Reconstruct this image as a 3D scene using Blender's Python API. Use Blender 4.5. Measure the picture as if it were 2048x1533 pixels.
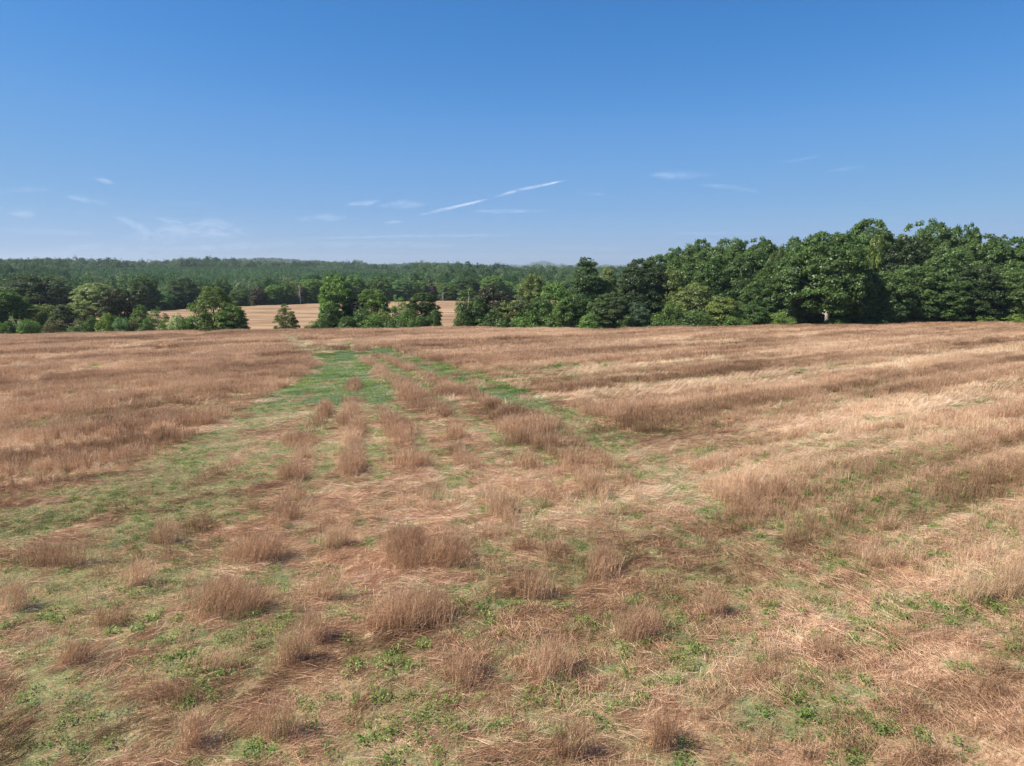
import bpy, math, random
import numpy as np
from mathutils import Vector, Matrix
for o in list(bpy.data.objects): bpy.data.objects.remove(o)
S = bpy.context.scene
C = S.collection
R = math.radians

# ------------------------------------------------------------------ camera
F = 1420.0; CX = 1024.0; CY = 766.5; PITCH = R(9.36); CAMH = 7.5
cam = bpy.data.objects.new('camera', bpy.data.cameras.new('camera'))
C.objects.link(cam); S.camera = cam
cam.data.sensor_width = 36; cam.data.lens = 36*F/2048
cam.data.clip_start = 0.1; cam.data.clip_end = 300000
cam.location = (0, 0, CAMH); cam.rotation_euler = (math.pi/2-PITCH, 0, 0)

# ------------------------------------------------------------------ light
EXPO = 0.8
SUN_EL = 52; SUN_AZ = -102          # azimuth clockwise from +Y (view direction); negative = to the left
world = bpy.data.worlds.new('World'); S.world = world; world.use_nodes = True
wn = world.node_tree.nodes; wl = world.node_tree.links
sky = wn.new('ShaderNodeTexSky'); sky.sky_type = 'NISHITA'; sky.sun_disc = False
sky.sun_elevation = R(SUN_EL); sky.sun_rotation = R(SUN_AZ)
sky.altitude = 300; sky.air_density = 1.0; sky.dust_density = 0.3; sky.ozone_density = 4.0
wn['Background'].inputs['Strength'].default_value = 0.10
hs = wn.new('ShaderNodeHueSaturation'); hs.inputs['Saturation'].default_value = 1.25; wl.new(sky.outputs[0], hs.inputs['Color'])
def wvm(op, a, v):
    m = wn.new('ShaderNodeVectorMath'); m.operation = 'SCALE'; m.inputs['Scale'].default_value = v; wl.new(a, m.inputs[0]); return m.outputs[0]
cv = wn.new('ShaderNodeRGBCurve'); wl.new(wvm('s', hs.outputs[0], .1), cv.inputs['Color'])
EX = 1.62; EX2 = 2**EXPO      # deeper, bluer rendering of the clear sky: per channel response
for ch, pts in enumerate([[(0, 0), (.13, .065), (.235, .13), (.51, .215), (.86, .30), (1.6, .325)],
                          [(0, 0), (.20, .15), (.356, .254), (.52, .347), (.83, .43), (1.0, .475), (1.6, .49)],
                          [(0, 0), (.5, .44), (.757, .64), (.92, .73), (1.1, .745), (1.6, .70)]]):
    c_ = cv.mapping.curves[ch]
    c_.points[0].location = (0, 0); c_.points[1].location = (pts[-1][0]/EX, pts[-1][1]/EX2)
    for p in pts[1:-1]: c_.points.new(p[0]/EX, p[1]/EX2)
cv.mapping.use_clip = False; cv.mapping.update()
wl.new(wvm('s', cv.outputs[0], 10), wn['Background'].inputs['Color'])
sd = bpy.data.lights.new('sun', 'SUN'); sd.energy = 4.6; sd.angle = R(0.5); sd.color = (1, .95, .87)
sun = bpy.data.objects.new('sun', sd); C.objects.link(sun)
sv = Vector((math.sin(R(SUN_AZ))*math.cos(R(SUN_EL)), math.cos(R(SUN_AZ))*math.cos(R(SUN_EL)), math.sin(R(SUN_EL))))
sun.rotation_euler = sv.to_track_quat('Z', 'Y').to_euler()
sun.location = sv*400
S.view_settings.view_transform = 'Standard'; S.view_settings.look = 'None'
S.view_settings.exposure = EXPO; S.view_settings.gamma = 1
S.cycles.volume_bounces = 0; S.cycles.max_bounces = 6; S.cycles.transparent_max_bounces = 12

# ------------------------------------------------------------------ noise (numpy)
def hsh(i, j, s):
    n = (i*374761393 + j*668265263 + s*1442695041) & 0xffffffff
    n = ((n ^ (n >> 13))*1274126177) & 0xffffffff
    return ((n ^ (n >> 16)) & 0xffff)/65535.0
def vnoise(x, y, s=0):
    x = np.asarray(x, float); y = np.asarray(y, float)
    xi = np.floor(x).astype(np.int64); yi = np.floor(y).astype(np.int64)
    fx = x-xi; fy = y-yi; fx = fx*fx*(3-2*fx); fy = fy*fy*(3-2*fy)
    a = hsh(xi, yi, s); b = hsh(xi+1, yi, s); c = hsh(xi, yi+1, s); d = hsh(xi+1, yi+1, s)
    return (a*(1-fx)+b*fx)*(1-fy)+(c*(1-fx)+d*fx)*fy
def fbm(x, y, s=0, o=4):
    v = 0; a = .5; t = 0
    for k in range(o):
        v = v+a*vnoise(x*2**k+k*17.3, y*2**k-k*9.1, s+k); t += a; a *= .5
    return v/t
def sst(a, b, x):
    t = np.clip((x-a)/(b-a), 0, 1); return t*t*(3-2*t)

# ------------------------------------------------------------------ terrain
sp, cp = math.sin(PITCH), math.cos(PITCH)
def ground(x, y):
    x = np.asarray(x, float); y = np.asarray(y, float)
    zc = np.interp(x, [-140, -83, -43, -10, 14, 30, 83, 140], [-4.6, -3.95, -3.1, -2.6, -2.9, -2.5, -1.7, -1.2])
    near = zc*(np.clip(y, 0, 200)/115)**1.6
    far = np.interp(y, [0, 150, 335, 450, 600, 800, 1000, 1200, 1500, 3000, 6000, 9500],
                    [-4.8, -4.8, -8.6, -9.5, -9.0, -10, -13, -15, -20, -24, -14, -6])
    yy = np.maximum(y, 1)
    side = sst(.10, -.45, x/yy)
    far = far + side*np.interp(y, [0, 350, 1000, 1300, 2200, 9000], [0, 0, 13, 15, 6, 0])
    far = far + np.where(y > 380, (fbm(x/260, y/260, 5)-.5)*np.interp(y, [380, 700, 1300, 4000, 9000], [0, 8, 26, 30, 60]), 0)
    far = far + 12*np.exp(-((x-.12*yy)/90)**2-((y-1060)/170)**2)
    far = far + 40*np.exp(-((x+1100)/420)**2-((y-3200)/300)**2) + 22*np.exp(-((x+350)/260)**2-((y-2600)/250)**2)
    far = far + 50*np.exp(-((x-7600*(1088-CX)/F)/130)**2-((y-7600)/500)**2)
    return near*(1-sst(112, 145, y))+far*sst(112, 145, y) + (fbm(x/9, y/9, 3)-.5)*.25
def proj(x, y, z):
    dz = z-CAMH
    dep = y*cp-dz*sp; up = y*sp+dz*cp
    dep = np.maximum(dep, .1)
    return CX+F*x/dep, CY-F*up/dep
def at(px, py, Y):
    """world point on the ray through a photo pixel at forward distance Y"""
    a = (px-CX)/F; b = (CY-py)/F
    dy = cp+b*sp; dz = -sp+b*cp
    return Vector((a*Y/dy, Y, CAMH+dz*Y/dy))
_ys = np.concatenate([np.arange(6, 130, .25)])
def hit(px, py):
    a = (px-CX)/F; b = (CY-py)/F
    dy = cp+b*sp; dz = -sp+b*cp
    xs = a*_ys/dy; zs = CAMH+dz*_ys/dy
    k = np.argmax(zs < ground(xs, _ys))
    if k == 0: k = len(_ys)-1
    return xs[k], _ys[k]

# ------------------------------------------------------------------ cover maps of the field
def inpoly(u, v, P):
    r = np.zeros(u.shape, bool); n = len(P)
    for i in range(n):
        x1, y1 = P[i]; x2, y2 = P[(i+1) % n]
        c = ((y1 > v) != (y2 > v)) & (u < (x2-x1)*(v-y1)/(y2-y1+1e-9)+x1)
        r ^= c
    return r
def polydist(x, y, P):
    d = np.full(x.shape, 1e9)
    for i in range(len(P)-1):
        ax, ay = P[i]; bx, by = P[i+1]
        t = np.clip(((x-ax)*(bx-ax)+(y-ay)*(by-ay))/((bx-ax)**2+(by-ay)**2+1e-9), 0, 1)
        d = np.minimum(d, np.hypot(x-ax-t*(bx-ax), y-ay-t*(by-ay)))
    return d
def gl(pts): return [hit(*p) for p in pts]
ZONE = [(620, 690), (770, 690), (870, 740), (985, 795), (1200, 880), (1320, 960), (1450, 1050), (1700, 1120), (2048, 1200), (2600, 1350),
        (2600, 2600), (-900, 2600), (-900, 1500), (-400, 1180), (0, 1040), (200, 985), (370, 930), (520, 820), (640, 735), (650, 715)]
STRIP = [(655, 706), (718, 700), (738, 745), (790, 785), (745, 800), (640, 800), (540, 818), (490, 815), (590, 768), (640, 728)]
LIGHT = [  # lodged, paler bands across the standing crop (photo pixels, half width m, strength)
    ([(770, 672), (1000, 668), (1300, 655)], .8, .5), ([(790, 688), (1050, 681), (1300, 668)], .9, .55),
    ([(830, 706), (1100, 698), (1300, 687), (1555, 662)], .9, .8), ([(900, 730), (1150, 722), (1300, 712), (1500, 690)], .6, .5),
    ([(997, 762), (1150, 748), (1300, 731), (1610, 702), (1793, 676), (2048, 651)], 1.0, .9),
    ([(1120, 800), (1300, 784), (1555, 750), (1775, 736), (2048, 682)], 1.5, 1), ([(1180, 812), (1420, 790), (1600, 765)], .7, .7),
    ([(1700, 745), (1900, 722), (2048, 700)], 1.0, .9),
    ([(1310, 905), (1410, 877), (1665, 833), (2048, 770)], 1.4, 1), ([(1340, 935), (1560, 905), (1800, 860), (2048, 800)], .9, .9),
    ([(1400, 965), (1640, 920), (1900, 868), (2048, 842)], .7, .8), ([(1480, 985), (1640, 955), (1850, 905)], .6, .7),
    ([(0, 740), (140, 712), (250, 697), (380, 675), (430, 666)], 1.3, .9), ([(0, 777), (287, 720), (400, 700), (598, 692)], .9, .8),
    ([(0, 705), (120, 688), (300, 668)], .8, .6), ([(200, 745), (330, 722), (400, 712)], .9, .8), ([(300, 730), (330, 690), (370, 675)], .5, .7),
    ([(150, 900), (280, 872)], .9, .9), ([(0, 905), (80, 900)], 1.1, .9), ([(0, 890), (30, 884)], .8, .8), ([(380, 860), (520, 830), (600, 825)], .6, .9),
    ([(560, 672), (640, 712)], .8, .8), ([(620, 672), (700, 690)], 1.6, .8), ([(560, 700), (650, 726)], .5, .7),
    ([(0, 830), (250, 805), (500, 780), (600, 760)], .35, .4),
]
LEAF = [   # leafy green rows (photo pixels, half width m, strength)
    ([(781, 719), (839, 742), (890, 760), (935, 758)], .35, .7), ([(822, 722), (901, 739), (945, 750), (1037, 746), (1060, 742)], .6, .9),
    ([(969, 760), (1061, 794), (1130, 821), (1181, 852), (1230, 890), (1300, 950)], .35, .7), ([(832, 824), (873, 866)], .35, .8),
    ([(1100, 738), (1150, 734)], .9, .8), ([(1190, 730), (1225, 728)], .6, .7), ([(760, 745), (830, 770)], .35, .6), ([(855, 845), (930, 850)], .35, .5),
    ([(942, 880), (976, 915), (1010, 930)], .4, .6), ([(1040, 800), (1150, 812), (1190, 800)], .5, .5), ([(1160, 880), (1215, 905), (1260, 935)], .4, .6),
    ([(1391, 917), (1500, 900), (1629, 877), (1750, 850), (1829, 830), (1975, 800)], .35, .8),
    ([(1560, 955), (1640, 935), (1700, 905)], .4, .7), ([(1300, 748), (1500, 722), (1600, 712), (1750, 690)], .7, .35),
    ([(1380, 768), (1520, 760), (1650, 738)], .5, .5), ([(1620, 742), (1800, 715), (2048, 706)], .7, .4), ([(1300, 860), (1450, 835), (1600, 815), (1720, 795)], 1.2, .4),
    ([(1180, 850), (1240, 900), (1340, 880)], 1.0, .3), ([(1640, 990), (1750, 975), (1850, 957), (2048, 905)], .9, .6), ([(1500, 1050), (1600, 1040), (1700, 1035)], .8, .6),
    ([(1640, 1060), (1800, 1050), (2048, 1010)], .9, .5), ([(1700, 1110), (1900, 1090), (2048, 1040)], .7, .5), ([(1880, 1240), (2060, 1180)], .6, .7),
    ([(1850, 885), (1990, 850)], .5, .5), ([(2020, 730), (2048, 700)], 1.2, .4), ([(1560, 690), (1700, 676)], .8, .2), ([(1870, 694), (1920, 692)], .6, .5),
    ([(0, 862), (120, 850), (191, 838), (280, 828), (400, 818), (547, 806)], .6, .6), ([(130, 850), (200, 845)], .8, .5), ([(270, 825), (330, 830)], .6, .6),
    ([(376, 940), (427, 905), (500, 898), (581, 879)], .5, .6), ([(34, 958), (130, 965), (240, 958)], .8, .5), ([(0, 935), (60, 920)], .6, .4),
    ([(240, 935), (330, 915)], .5, .5), ([(560, 800), (640, 790), (720, 785)], 1.0, .5), ([(730, 765), (790, 772)], .6, .5),
    ([(60, 1040), (200, 1020), (300, 1010)], .5, .5), ([(380, 1020), (480, 1000), (600, 990)], .5, .5), ([(560, 1120), (600, 1100)], .3, .6),
    ([(700, 1440), (760, 1400), (770, 1460)], .45, .9), ([(700, 1500), (900, 1490)], .6, .6), ([(1060, 1380), (1150, 1400)], .35, .8), ([(1640, 1390), (1700, 1410)], .35, .8),
    ([(1500, 1240), (1600, 1180), (1700, 1160)], .5, .4), ([(1300, 1190), (1360, 1160)], .4, .5), ([(500, 1490), (540, 1510)], .3, .9), ([(0, 1420), (60, 1390)], .4, .6),
    ([(860, 1200), (960, 1260)], .4, .3), ([(1230, 1310), (1340, 1300)], .4, .5), ([(740, 1290), (800, 1310)], .3, .7),
]
GRASS = [  # fine short grass, ellipses in photo pixels
    (905, 960, 40, 10, .8), (1135, 912, 30, 12, .9), (950, 1010, 60, 10, .3), (1330, 905, 50, 18, .4), (1300, 950, 40, 25, .5),
    (270, 990, 160, 28, .6), (560, 960, 90, 20, .5), (600, 1010, 90, 20, .5), (330, 1030, 120, 20, .5), (740, 1070, 30, 50, .6), (720, 1200, 30, 60, .6),
    (280, 1200, 240, 100, .6), (250, 1300, 260, 90, .55), (560, 1330, 80, 90, .5), (100, 1450, 150, 90, .8), (400, 1440, 200, 70, .45), (780, 1330, 80, 40, .4),
    (980, 1310, 40, 40, .5), (1560, 1090, 110, 30, .5), (1480, 1120, 100, 30, .4), (1670, 1180, 80, 30, .5), (1520, 1230, 90, 40, .5), (1000, 1220, 60, 40, .25),
    (1060, 805, 60, 12, .5), (1000, 775, 50, 8, .5), (1250, 930, 60, 20, .4), (1800, 1010, 200, 40, .5), (640, 690, 60, 8, .35), (590, 700, 40, 8, .4), (1950, 1060, 120, 40, .5),
]
TRACK = [([(745, 700), (840, 735), (985, 790), (1110, 835), (1200, 880), (1330, 965), (1420, 1030)], .42), ([(772, 700), (870, 730), (1010, 780), (1145, 828), (1245, 875), (1380, 955)], .32),
 ([(728, 705), (800, 752), (880, 800), (975, 860), (1080, 930)], .3), ([(722, 730), (760, 790), (830, 870), (900, 960)], .3),
 ([(715, 750), (745, 820), (750, 960)], .28), ([(690, 750), (668, 830), (640, 950)], .28), ([(660, 780), (600, 860), (520, 960)], .3),
 ([(572, 670), (612, 700), (650, 722)], .45), ([(620, 800), (500, 860), (360, 940), (200, 1000), (0, 1075)], .8), ([(545, 812), (440, 885), (315, 955), (150, 1010), (0, 1062)], .8), ([(590, 880), (500, 955), (330, 1035), (150, 1115), (0, 1185)], .55), ([(1000, 775), (1080, 800), (1190, 850)], .3), ([(770, 672), (700, 690)], .4)]
RIDGE = [([(760, 715), (870, 762), (985, 815), (1090, 865)], .5), ([(735, 722), (820, 785), (920, 850)], .5), ([(792, 700), (930, 752), (1080, 812), (1180, 858)], .45),
 ([(722, 765), (790, 850), (850, 930)], .45), ([(905, 905), (960, 980), (1010, 1060)], .3), ([(1010, 850), (1120, 920), (1190, 1000)], .35), ([(1120, 850), (1220, 930), (1290, 1010)], .35), ([(560, 820), (430, 900), (320, 960)], .4), ([(330, 990), (180, 1040), (20, 1100)], .3), ([(600, 980), (540, 1060)], .3), ([(705, 800), (708, 950)], .45), ([(650, 800), (625, 870), (590, 960)], .45)]
DARK = [([(1230, 872), (1300, 842), (1480, 810), (1665, 780), (1850, 752), (2048, 722)], 1.5, .9), ([(1180, 768), (1400, 756), (1600, 728), (1850, 700), (2048, 684)], .9, .8),
 ([(1460, 1045), (1600, 1010), (1800, 985), (2048, 930)], 1.0, .9), ([(1600, 1075), (1850, 1020), (2048, 985)], .8, .8), ([(1500, 990), (1700, 945), (2048, 880)], .45, .9),
 ([(800, 696), (1060, 688), (1300, 676)], 1.1, .7), ([(850, 722), (1100, 712), (1300, 698)], 1.4, .8), ([(1300, 722), (1500, 700), (1700, 680), (2048, 660)], 1.2, .7), ([(1400, 668), (1700, 655), (2048, 647)], 2.0, .6),
 ([(0, 800), (300, 770), (600, 735)], 1.3, .8), ([(0, 850), (200, 825), (500, 795)], .6, .6), ([(0, 880), (250, 862), (480, 835)], .9, .9), ([(60, 930), (300, 895), (400, 890)], .8, .9), ([(0, 985), (200, 960), (350, 930)], .6, .8),
 ([(120, 735), (350, 708), (560, 690)], 1.5, .7), ([(0, 690), (300, 680), (560, 672)], 2.0, .6)]
DARKG = [(gl(p), w, a) for p, w, a in DARK]
TRACKG = [(gl(p), w) for p, w in TRACK]; RIDGEG = [(gl(p), w) for p, w in RIDGE]
LIGHTG = [(gl(p), w, s) for p, w, s in LIGHT]; LEAFG = [(gl(p), w, s) for p, w, s in LEAF]
def cover(x, y):
    """density of standing stalks, lodged straw, leafy seedlings, short grass (0..1) at ground points"""
    z = ground(x, y); u, v = proj(x, y, z)
    wx = (fbm(x/2.3, y/2.3, 11)-.5); wy = (fbm(x/2.3, y/2.3, 23)-.5)
    k = np.clip((v-540)/500, .05, 1.2)
    uu = u+wx*150*k; vv = v+wy*60*k
    zone = inpoly(uu, vv, ZONE).astype(float)
    s = -.533*x+.846*y+(fbm(x/18, y/18, 31)-.5)*4; t = .846*x+.533*y
    band = fbm(s/1.5, t/11, 41, 3); band2 = vnoise(s/4.2, t/40, 44)
    ph = np.abs((s/3.3+.3*vnoise(t/25, s/9, 47)) % 1-.5)*2
    row = sst(.55, .92, ph)*np.clip(.25+1.2*vnoise(s/3.3, t/22, 48), 0, 1)*sst(14, 28, y)
    n = fbm(x/1.1, y/1.1, 51); n2 = fbm(x/5, y/5, 52)
    light = np.zeros(x.shape); leaf = np.zeros(x.shape); grass = np.zeros(x.shape)
    xw = x+wx*1.5; yw = y+wy*1.5
    for P, w, a in LIGHTG: light = np.maximum(light, a*sst(1.9*w, .5*w, polydist(xw, yw, P)+(n-.5)*w*1.2))
    light = np.maximum(light, row*.8)*(1-zone)
    track = np.zeros(x.shape); ridge = np.zeros(x.shape)
    dark = np.zeros(x.shape)
    for P, w, a in DARKG: dark = np.maximum(dark, a*sst(1.6*w, .6*w, polydist(xw, yw, P)))
    light *= 1-dark
    for P, w in TRACKG: track = np.maximum(track, sst(2.5*w, 1.2*w, polydist(xw*.25+x*.75, yw*.25+y*.75, P)))
    for P, w in RIDGEG: ridge = np.maximum(ridge, sst(1.8*w, .7*w, polydist(xw*.6+x*.4, yw*.6+y*.4, P)))
    ridge *= sst(.18, .36, vnoise(x/1.6, y/2.4, 49)); track *= .75+.35*n; track = np.clip(track, 0, 1)
    for P, w, a in LEAFG: leaf = np.maximum(leaf, min(1, a*1.2)*sst(2.5*w, .5*w, polydist(xw, yw, P))*sst(.28, .52, n))
    for a0, b0, ra, rb, a in GRASS: grass = np.maximum(grass, a*sst(1.35, .5, np.hypot((uu-a0)/ra, (vv-b0)/rb)))
    strip = inpoly(u+wx*60*k, v+wy*24*k, STRIP).astype(float)
    grass = np.maximum(grass, strip*.95)
    # fan zone: clumps left standing in streaks
    ang = np.arctan2(x+9, np.abs(y-66)+8); rad = np.hypot(x+9, y-66)
    streak = fbm(ang*13, rad/6, 61, 3)
    cl = sst(.49, .61, fbm(x/1.3, y/2.6, 71, 3)*.55+streak*.45)
    up = sst(960, 860, v)
    stand_zone = cl*(.50+.35*up)
    stand_out = .80+(n2-.5)*.6-light*.72+(band-.5)*1.3+(band2-.5)*.5
    stand = np.clip(stand_out*(1-zone)+stand_zone*zone-strip*.95-grass*.35, 0, 1)
    stand = np.clip(np.maximum(np.maximum(stand, ridge), dark*.9)*(1-track), 0, 1); grass = np.maximum(grass, track*.9)
    flat = np.clip(-.35*grass*zone+light*.95+(1-zone)*sst(.47, .60, 1-band)*.8+zone*(1-cl*.8)*(1-grass*.55)-strip*.85, 0, 1)
    green_n = fbm(x/.9, y/.9, 81, 3)
    leaf = np.maximum(leaf, zone*sst(.46, .60, green_n)*np.interp(v, [700, 900, 1100, 1533], [.75, .7, .6, .6]))
    leaf = np.maximum(leaf, (1-zone)*sst(.48, .66, fbm(s/1.1, t/6, 83, 3))*np.interp(v, [650, 720, 900], [.03, .3, .75]))
    rightlow = sst(1350, 1700, u)*sst(880, 1000, v)*sst(1330, 1180, v)
    leaf = np.maximum(leaf, track*sst(.42, .58, green_n)*.6); leaf = np.maximum(leaf, dark*sst(.42, .6, green_n)*.55*sst(700, 860, v))
    flat = flat*(1-.5*track)*(1-.6*ridge)
    leaf = np.maximum(leaf, rightlow*sst(.38, .58, green_n)*.9)
    grass = np.maximum(grass, zone*sst(.42, .56, fbm(x/3.1+5, y/3.1, 91))*.85)
    grass = np.maximum(grass, leaf*.35)
    mott = sst(.36, .58, fbm(x/.8, y/.8, 97)); grass = np.where(strip > 0, grass*(.5+.5*mott), grass)
    leaf = np.maximum(leaf, strip*sst(.5, .6, green_n)*.45)
    stand = stand*(1-.65*leaf); flat = np.maximum(flat*(1-.75*leaf), strip*(1-mott)*.12)
    ph2 = np.abs((s/1.65+.3*vnoise(t/15, s/6, 57)) % 1-.5)*2
    tone = (1-zone)*((ph2-.5)*.22+(ph-.5)*.18)-.18*dark+.04*light-.10*zone*cl-.13*zone*sst(900, 1150, v)-.12*sst(900, 1500, u)*sst(1020, 1250, v)+(band2-.5)*.5+(fbm(x/7, y/7, 99)-.5)*.5
    return stand, flat, leaf, np.clip(grass, 0, 1), z, u, v, tone

# ------------------------------------------------------------------ materials
def mat(name):
    m = bpy.data.materials.new(name); m.use_nodes = True
    nt = m.node_tree; nt.nodes.clear()
    out = nt.nodes.new('ShaderNodeOutputMaterial')
    return m, nt, nt.nodes, nt.links, out
def ramp(N, stops):
    r = N.new('ShaderNodeValToRGB'); e = r.color_ramp.elements
    while len(e) > 1: e.remove(e[-1])
    e[0].position = stops[0][0]; e[0].color = (*stops[0][1], 1)
    for p, c in stops[1:]:
        q = e.new(p); q.color = (*c, 1)
    return r
def mth(N, L, op, a, b=None, clamp=False):
    m = N.new('ShaderNodeMath'); m.operation = op; m.use_clamp = clamp
    for i, q in enumerate((a, b)):
        if q is None: continue
        if isinstance(q, (int, float)): m.inputs[i].default_value = q
        else: L.new(q, m.inputs[i])
    return m.outputs[0]
def mixc(N, L, fac, a, b, mode='MIX'):
    m = N.new('ShaderNodeMix'); m.data_type = 'RGBA'; m.blend_type = mode
    for i, q in ((0, fac), (6, a), (7, b)):
        if isinstance(q, (int, float)): m.inputs[i].default_value = q
        elif isinstance(q, tuple): m.inputs[i].default_value = (*q, 1)
        else: L.new(q, m.inputs[i])
    return m.outputs[2]
def noise(N, L, scale, detail=3, vec=None, rough=.55):
    n = N.new('ShaderNodeTexNoise'); n.inputs['Scale'].default_value = scale; n.inputs['Detail'].default_value = detail
    n.inputs['Roughness'].default_value = rough
    if vec is not None: L.new(vec, n.inputs['Vector'])
    return n.outputs['Fac']

def blade_mat(name, stops, transl=.3, green_base=None, rough=.75):
    """thin plant matter: colour varies blade by blade ('v') and plant by plant"""
    m, nt, N, L, out = mat(name)
    at_ = N.new('ShaderNodeAttribute'); at_.attribute_name = 'v'
    oi = N.new('ShaderNodeObjectInfo')
    geo = N.new('ShaderNodeNewGeometry')
    mp = N.new('ShaderNodeMapping'); mp.vector_type = 'TEXTURE'; mp.inputs['Rotation'].default_value = (0, 0, R(32)); mp.inputs['Scale'].default_value = (16, 1.5, 4)
    L.new(geo.outputs['Position'], mp.inputs[0]); big = noise(N, L, 1.0, 4, mp.outputs[0], .6)
    f = mth(N, L, 'ADD', mth(N, L, 'MULTIPLY', at_.outputs['Fac'], .55), mth(N, L, 'MULTIPLY', oi.outputs['Random'], .2))
    f = mth(N, L, 'ADD', f, mth(N, L, 'MULTIPLY', mth(N, L, 'SUBTRACT', big, .375), 1.7), True)
    tn = N.new('ShaderNodeAttribute'); tn.attribute_type = 'INSTANCER'; tn.attribute_name = 'tone'
    f = mth(N, L, 'ADD', f, tn.outputs['Fac'], True)
    r = ramp(N, stops); L.new(f, r.inputs[0])
    col = r.outputs[0]
    if green_base:
        h = N.new('ShaderNodeAttribute'); h.attribute_name = 'h'
        g = mth(N, L, 'SUBTRACT', mth(N, L, 'MULTIPLY', at_.outputs['Fac'], .9), mth(N, L, 'MULTIPLY', h.outputs['Fac'], 1.3), True)
        col = mixc(N, L, mth(N, L, 'MULTIPLY', g, .7), col, green_base)
    d = N.new('ShaderNodeBsdfDiffuse'); tr = N.new('ShaderNodeBsdfTranslucent'); gl_ = N.new('ShaderNodeBsdfGlossy')
    gl_.inputs['Roughness'].default_value = .45; gl_.inputs['Color'].default_value = (1, 1, 1, 1)
    L.new(col, d.inputs['Color']); L.new(col, tr.inputs['Color'])
    mx = N.new('ShaderNodeMixShader'); mx.inputs[0].default_value = transl
    L.new(d.outputs[0], mx.inputs[1]); L.new(tr.outputs[0], mx.inputs[2])
    m2 = N.new('ShaderNodeMixShader'); m2.inputs[0].default_value = .012
    L.new(mx.outputs[0], m2.inputs[1]); L.new(gl_.outputs[0], m2.inputs[2])
    L.new(m2.outputs[0], out.inputs['Surface'])
    return m
STANDING = [(0, (.20, .115, .056)), (.3, (.43, .26, .15)), (.65, (.66, .43, .26)), (1, (.86, .64, .42))]
M_stand = blade_mat('dry_stalk', STANDING, .3, (.16, .20, .05))
M_straw = blade_mat('lodged_straw', [(0, (.19, .110, .055)), (.3, (.43, .255, .145)), (.65, (.68, .44, .275)), (1, (.88, .68, .47))], .2)
M_pale = blade_mat('pale_stalk', [(0, (.38, .24, .13)), (.4, (.64, .45, .27)), (1, (.86, .69, .47))], .3)
M_leafy = blade_mat('seedling_leaf', [(0, (.07, .125, .022)), (.5, (.15, .24, .05)), (.85, (.25, .32, .08)), (1, (.40, .37, .15))], .35)
M_grass = blade_mat('short_grass', [(0, (.12, .20, .09)), (.5, (.21, .31, .14)), (1, (.44, .47, .25))], .3)

def tree_mat(name, contrast=1.0):
    m, nt, N, L, out = mat(name)
    oi = N.new('ShaderNodeObjectInfo'); a = N.new('ShaderNodeAttribute'); a.attribute_name = 'v'
    geo = N.new('ShaderNodeNewGeometry')
    n = noise(N, L, .45, 2, geo.outputs['Position'])
    f = mth(N, L, 'ADD', mth(N, L, 'MULTIPLY', a.outputs['Fac'], .6), mth(N, L, 'MULTIPLY', n, .4))
    r = ramp(N, [(.15, (.5, .55, .5)), (.5, (1, 1, 1)), (.85, (1.45, 1.45, 1.3))]); L.new(f, r.inputs[0])
    col = mixc(N, L, 1.0, oi.outputs['Color'], r.outputs[0], 'MULTIPLY')
    d = N.new('ShaderNodeBsdfDiffuse'); tr = N.new('ShaderNodeBsdfTranslucent'); g = N.new('ShaderNodeBsdfGlossy')
    g.inputs['Roughness'].default_value = .42
    L.new(col, d.inputs['Color']); L.new(mixc(N, L, 1.0, col, (1.1, 1.25, .6), 'MULTIPLY'), tr.inputs['Color'])
    mx = N.new('ShaderNodeMixShader'); mx.inputs[0].default_value = .38
    L.new(d.outputs[0], mx.inputs[1]); L.new(tr.outputs[0], mx.inputs[2])
    m2 = N.new('ShaderNodeMixShader'); m2.inputs[0].default_value = .02
    L.new(mx.outputs[0], m2.inputs[1]); L.new(g.outputs[0], m2.inputs[2])
    L.new(m2.outputs[0], out.inputs['Surface'])
    return m
M_leaf = tree_mat('tree_foliage')
def forest_mat(name, stops):
    m, nt, N, L, out = mat(name)
    oi = N.new('ShaderNodeObjectInfo'); a = N.new('ShaderNodeAttribute'); a.attribute_name = 'v'
    geo = N.new('ShaderNodeNewGeometry'); n = noise(N, L, .012, 3, geo.outputs['Position'])
    f = mth(N, L, 'ADD', mth(N, L, 'MULTIPLY', oi.outputs['Random'], .6), mth(N, L, 'MULTIPLY', a.outputs['Fac'], .2))
    f = mth(N, L, 'ADD', f, mth(N, L, 'MULTIPLY', mth(N, L, 'SUBTRACT', n, .38), 1.4), True)
    r = ramp(N, stops); L.new(f, r.inputs[0])
    d = N.new('ShaderNodeBsdfDiffuse'); tr = N.new('ShaderNodeBsdfTranslucent')
    L.new(r.outputs[0], d.inputs['Color']); L.new(r.outputs[0], tr.inputs['Color'])
    mx = N.new('ShaderNodeMixShader'); mx.inputs[0].default_value = .25
    L.new(d.outputs[0], mx.inputs[1]); L.new(tr.outputs[0], mx.inputs[2]); L.new(mx.outputs[0], out.inputs['Surface'])
    return m
M_forest = forest_mat('hardwood_foliage', [(0, (.036, .065, .030)), (.35, (.065, .120, .045)), (.7, (.125, .195, .075)), (1, (.26, .30, .16))])
M_pine = forest_mat('pine_foliage', [(0, (.055, .12, .05)), (.5, (.10, .19, .07)), (1, (.22, .31, .14))])
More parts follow.
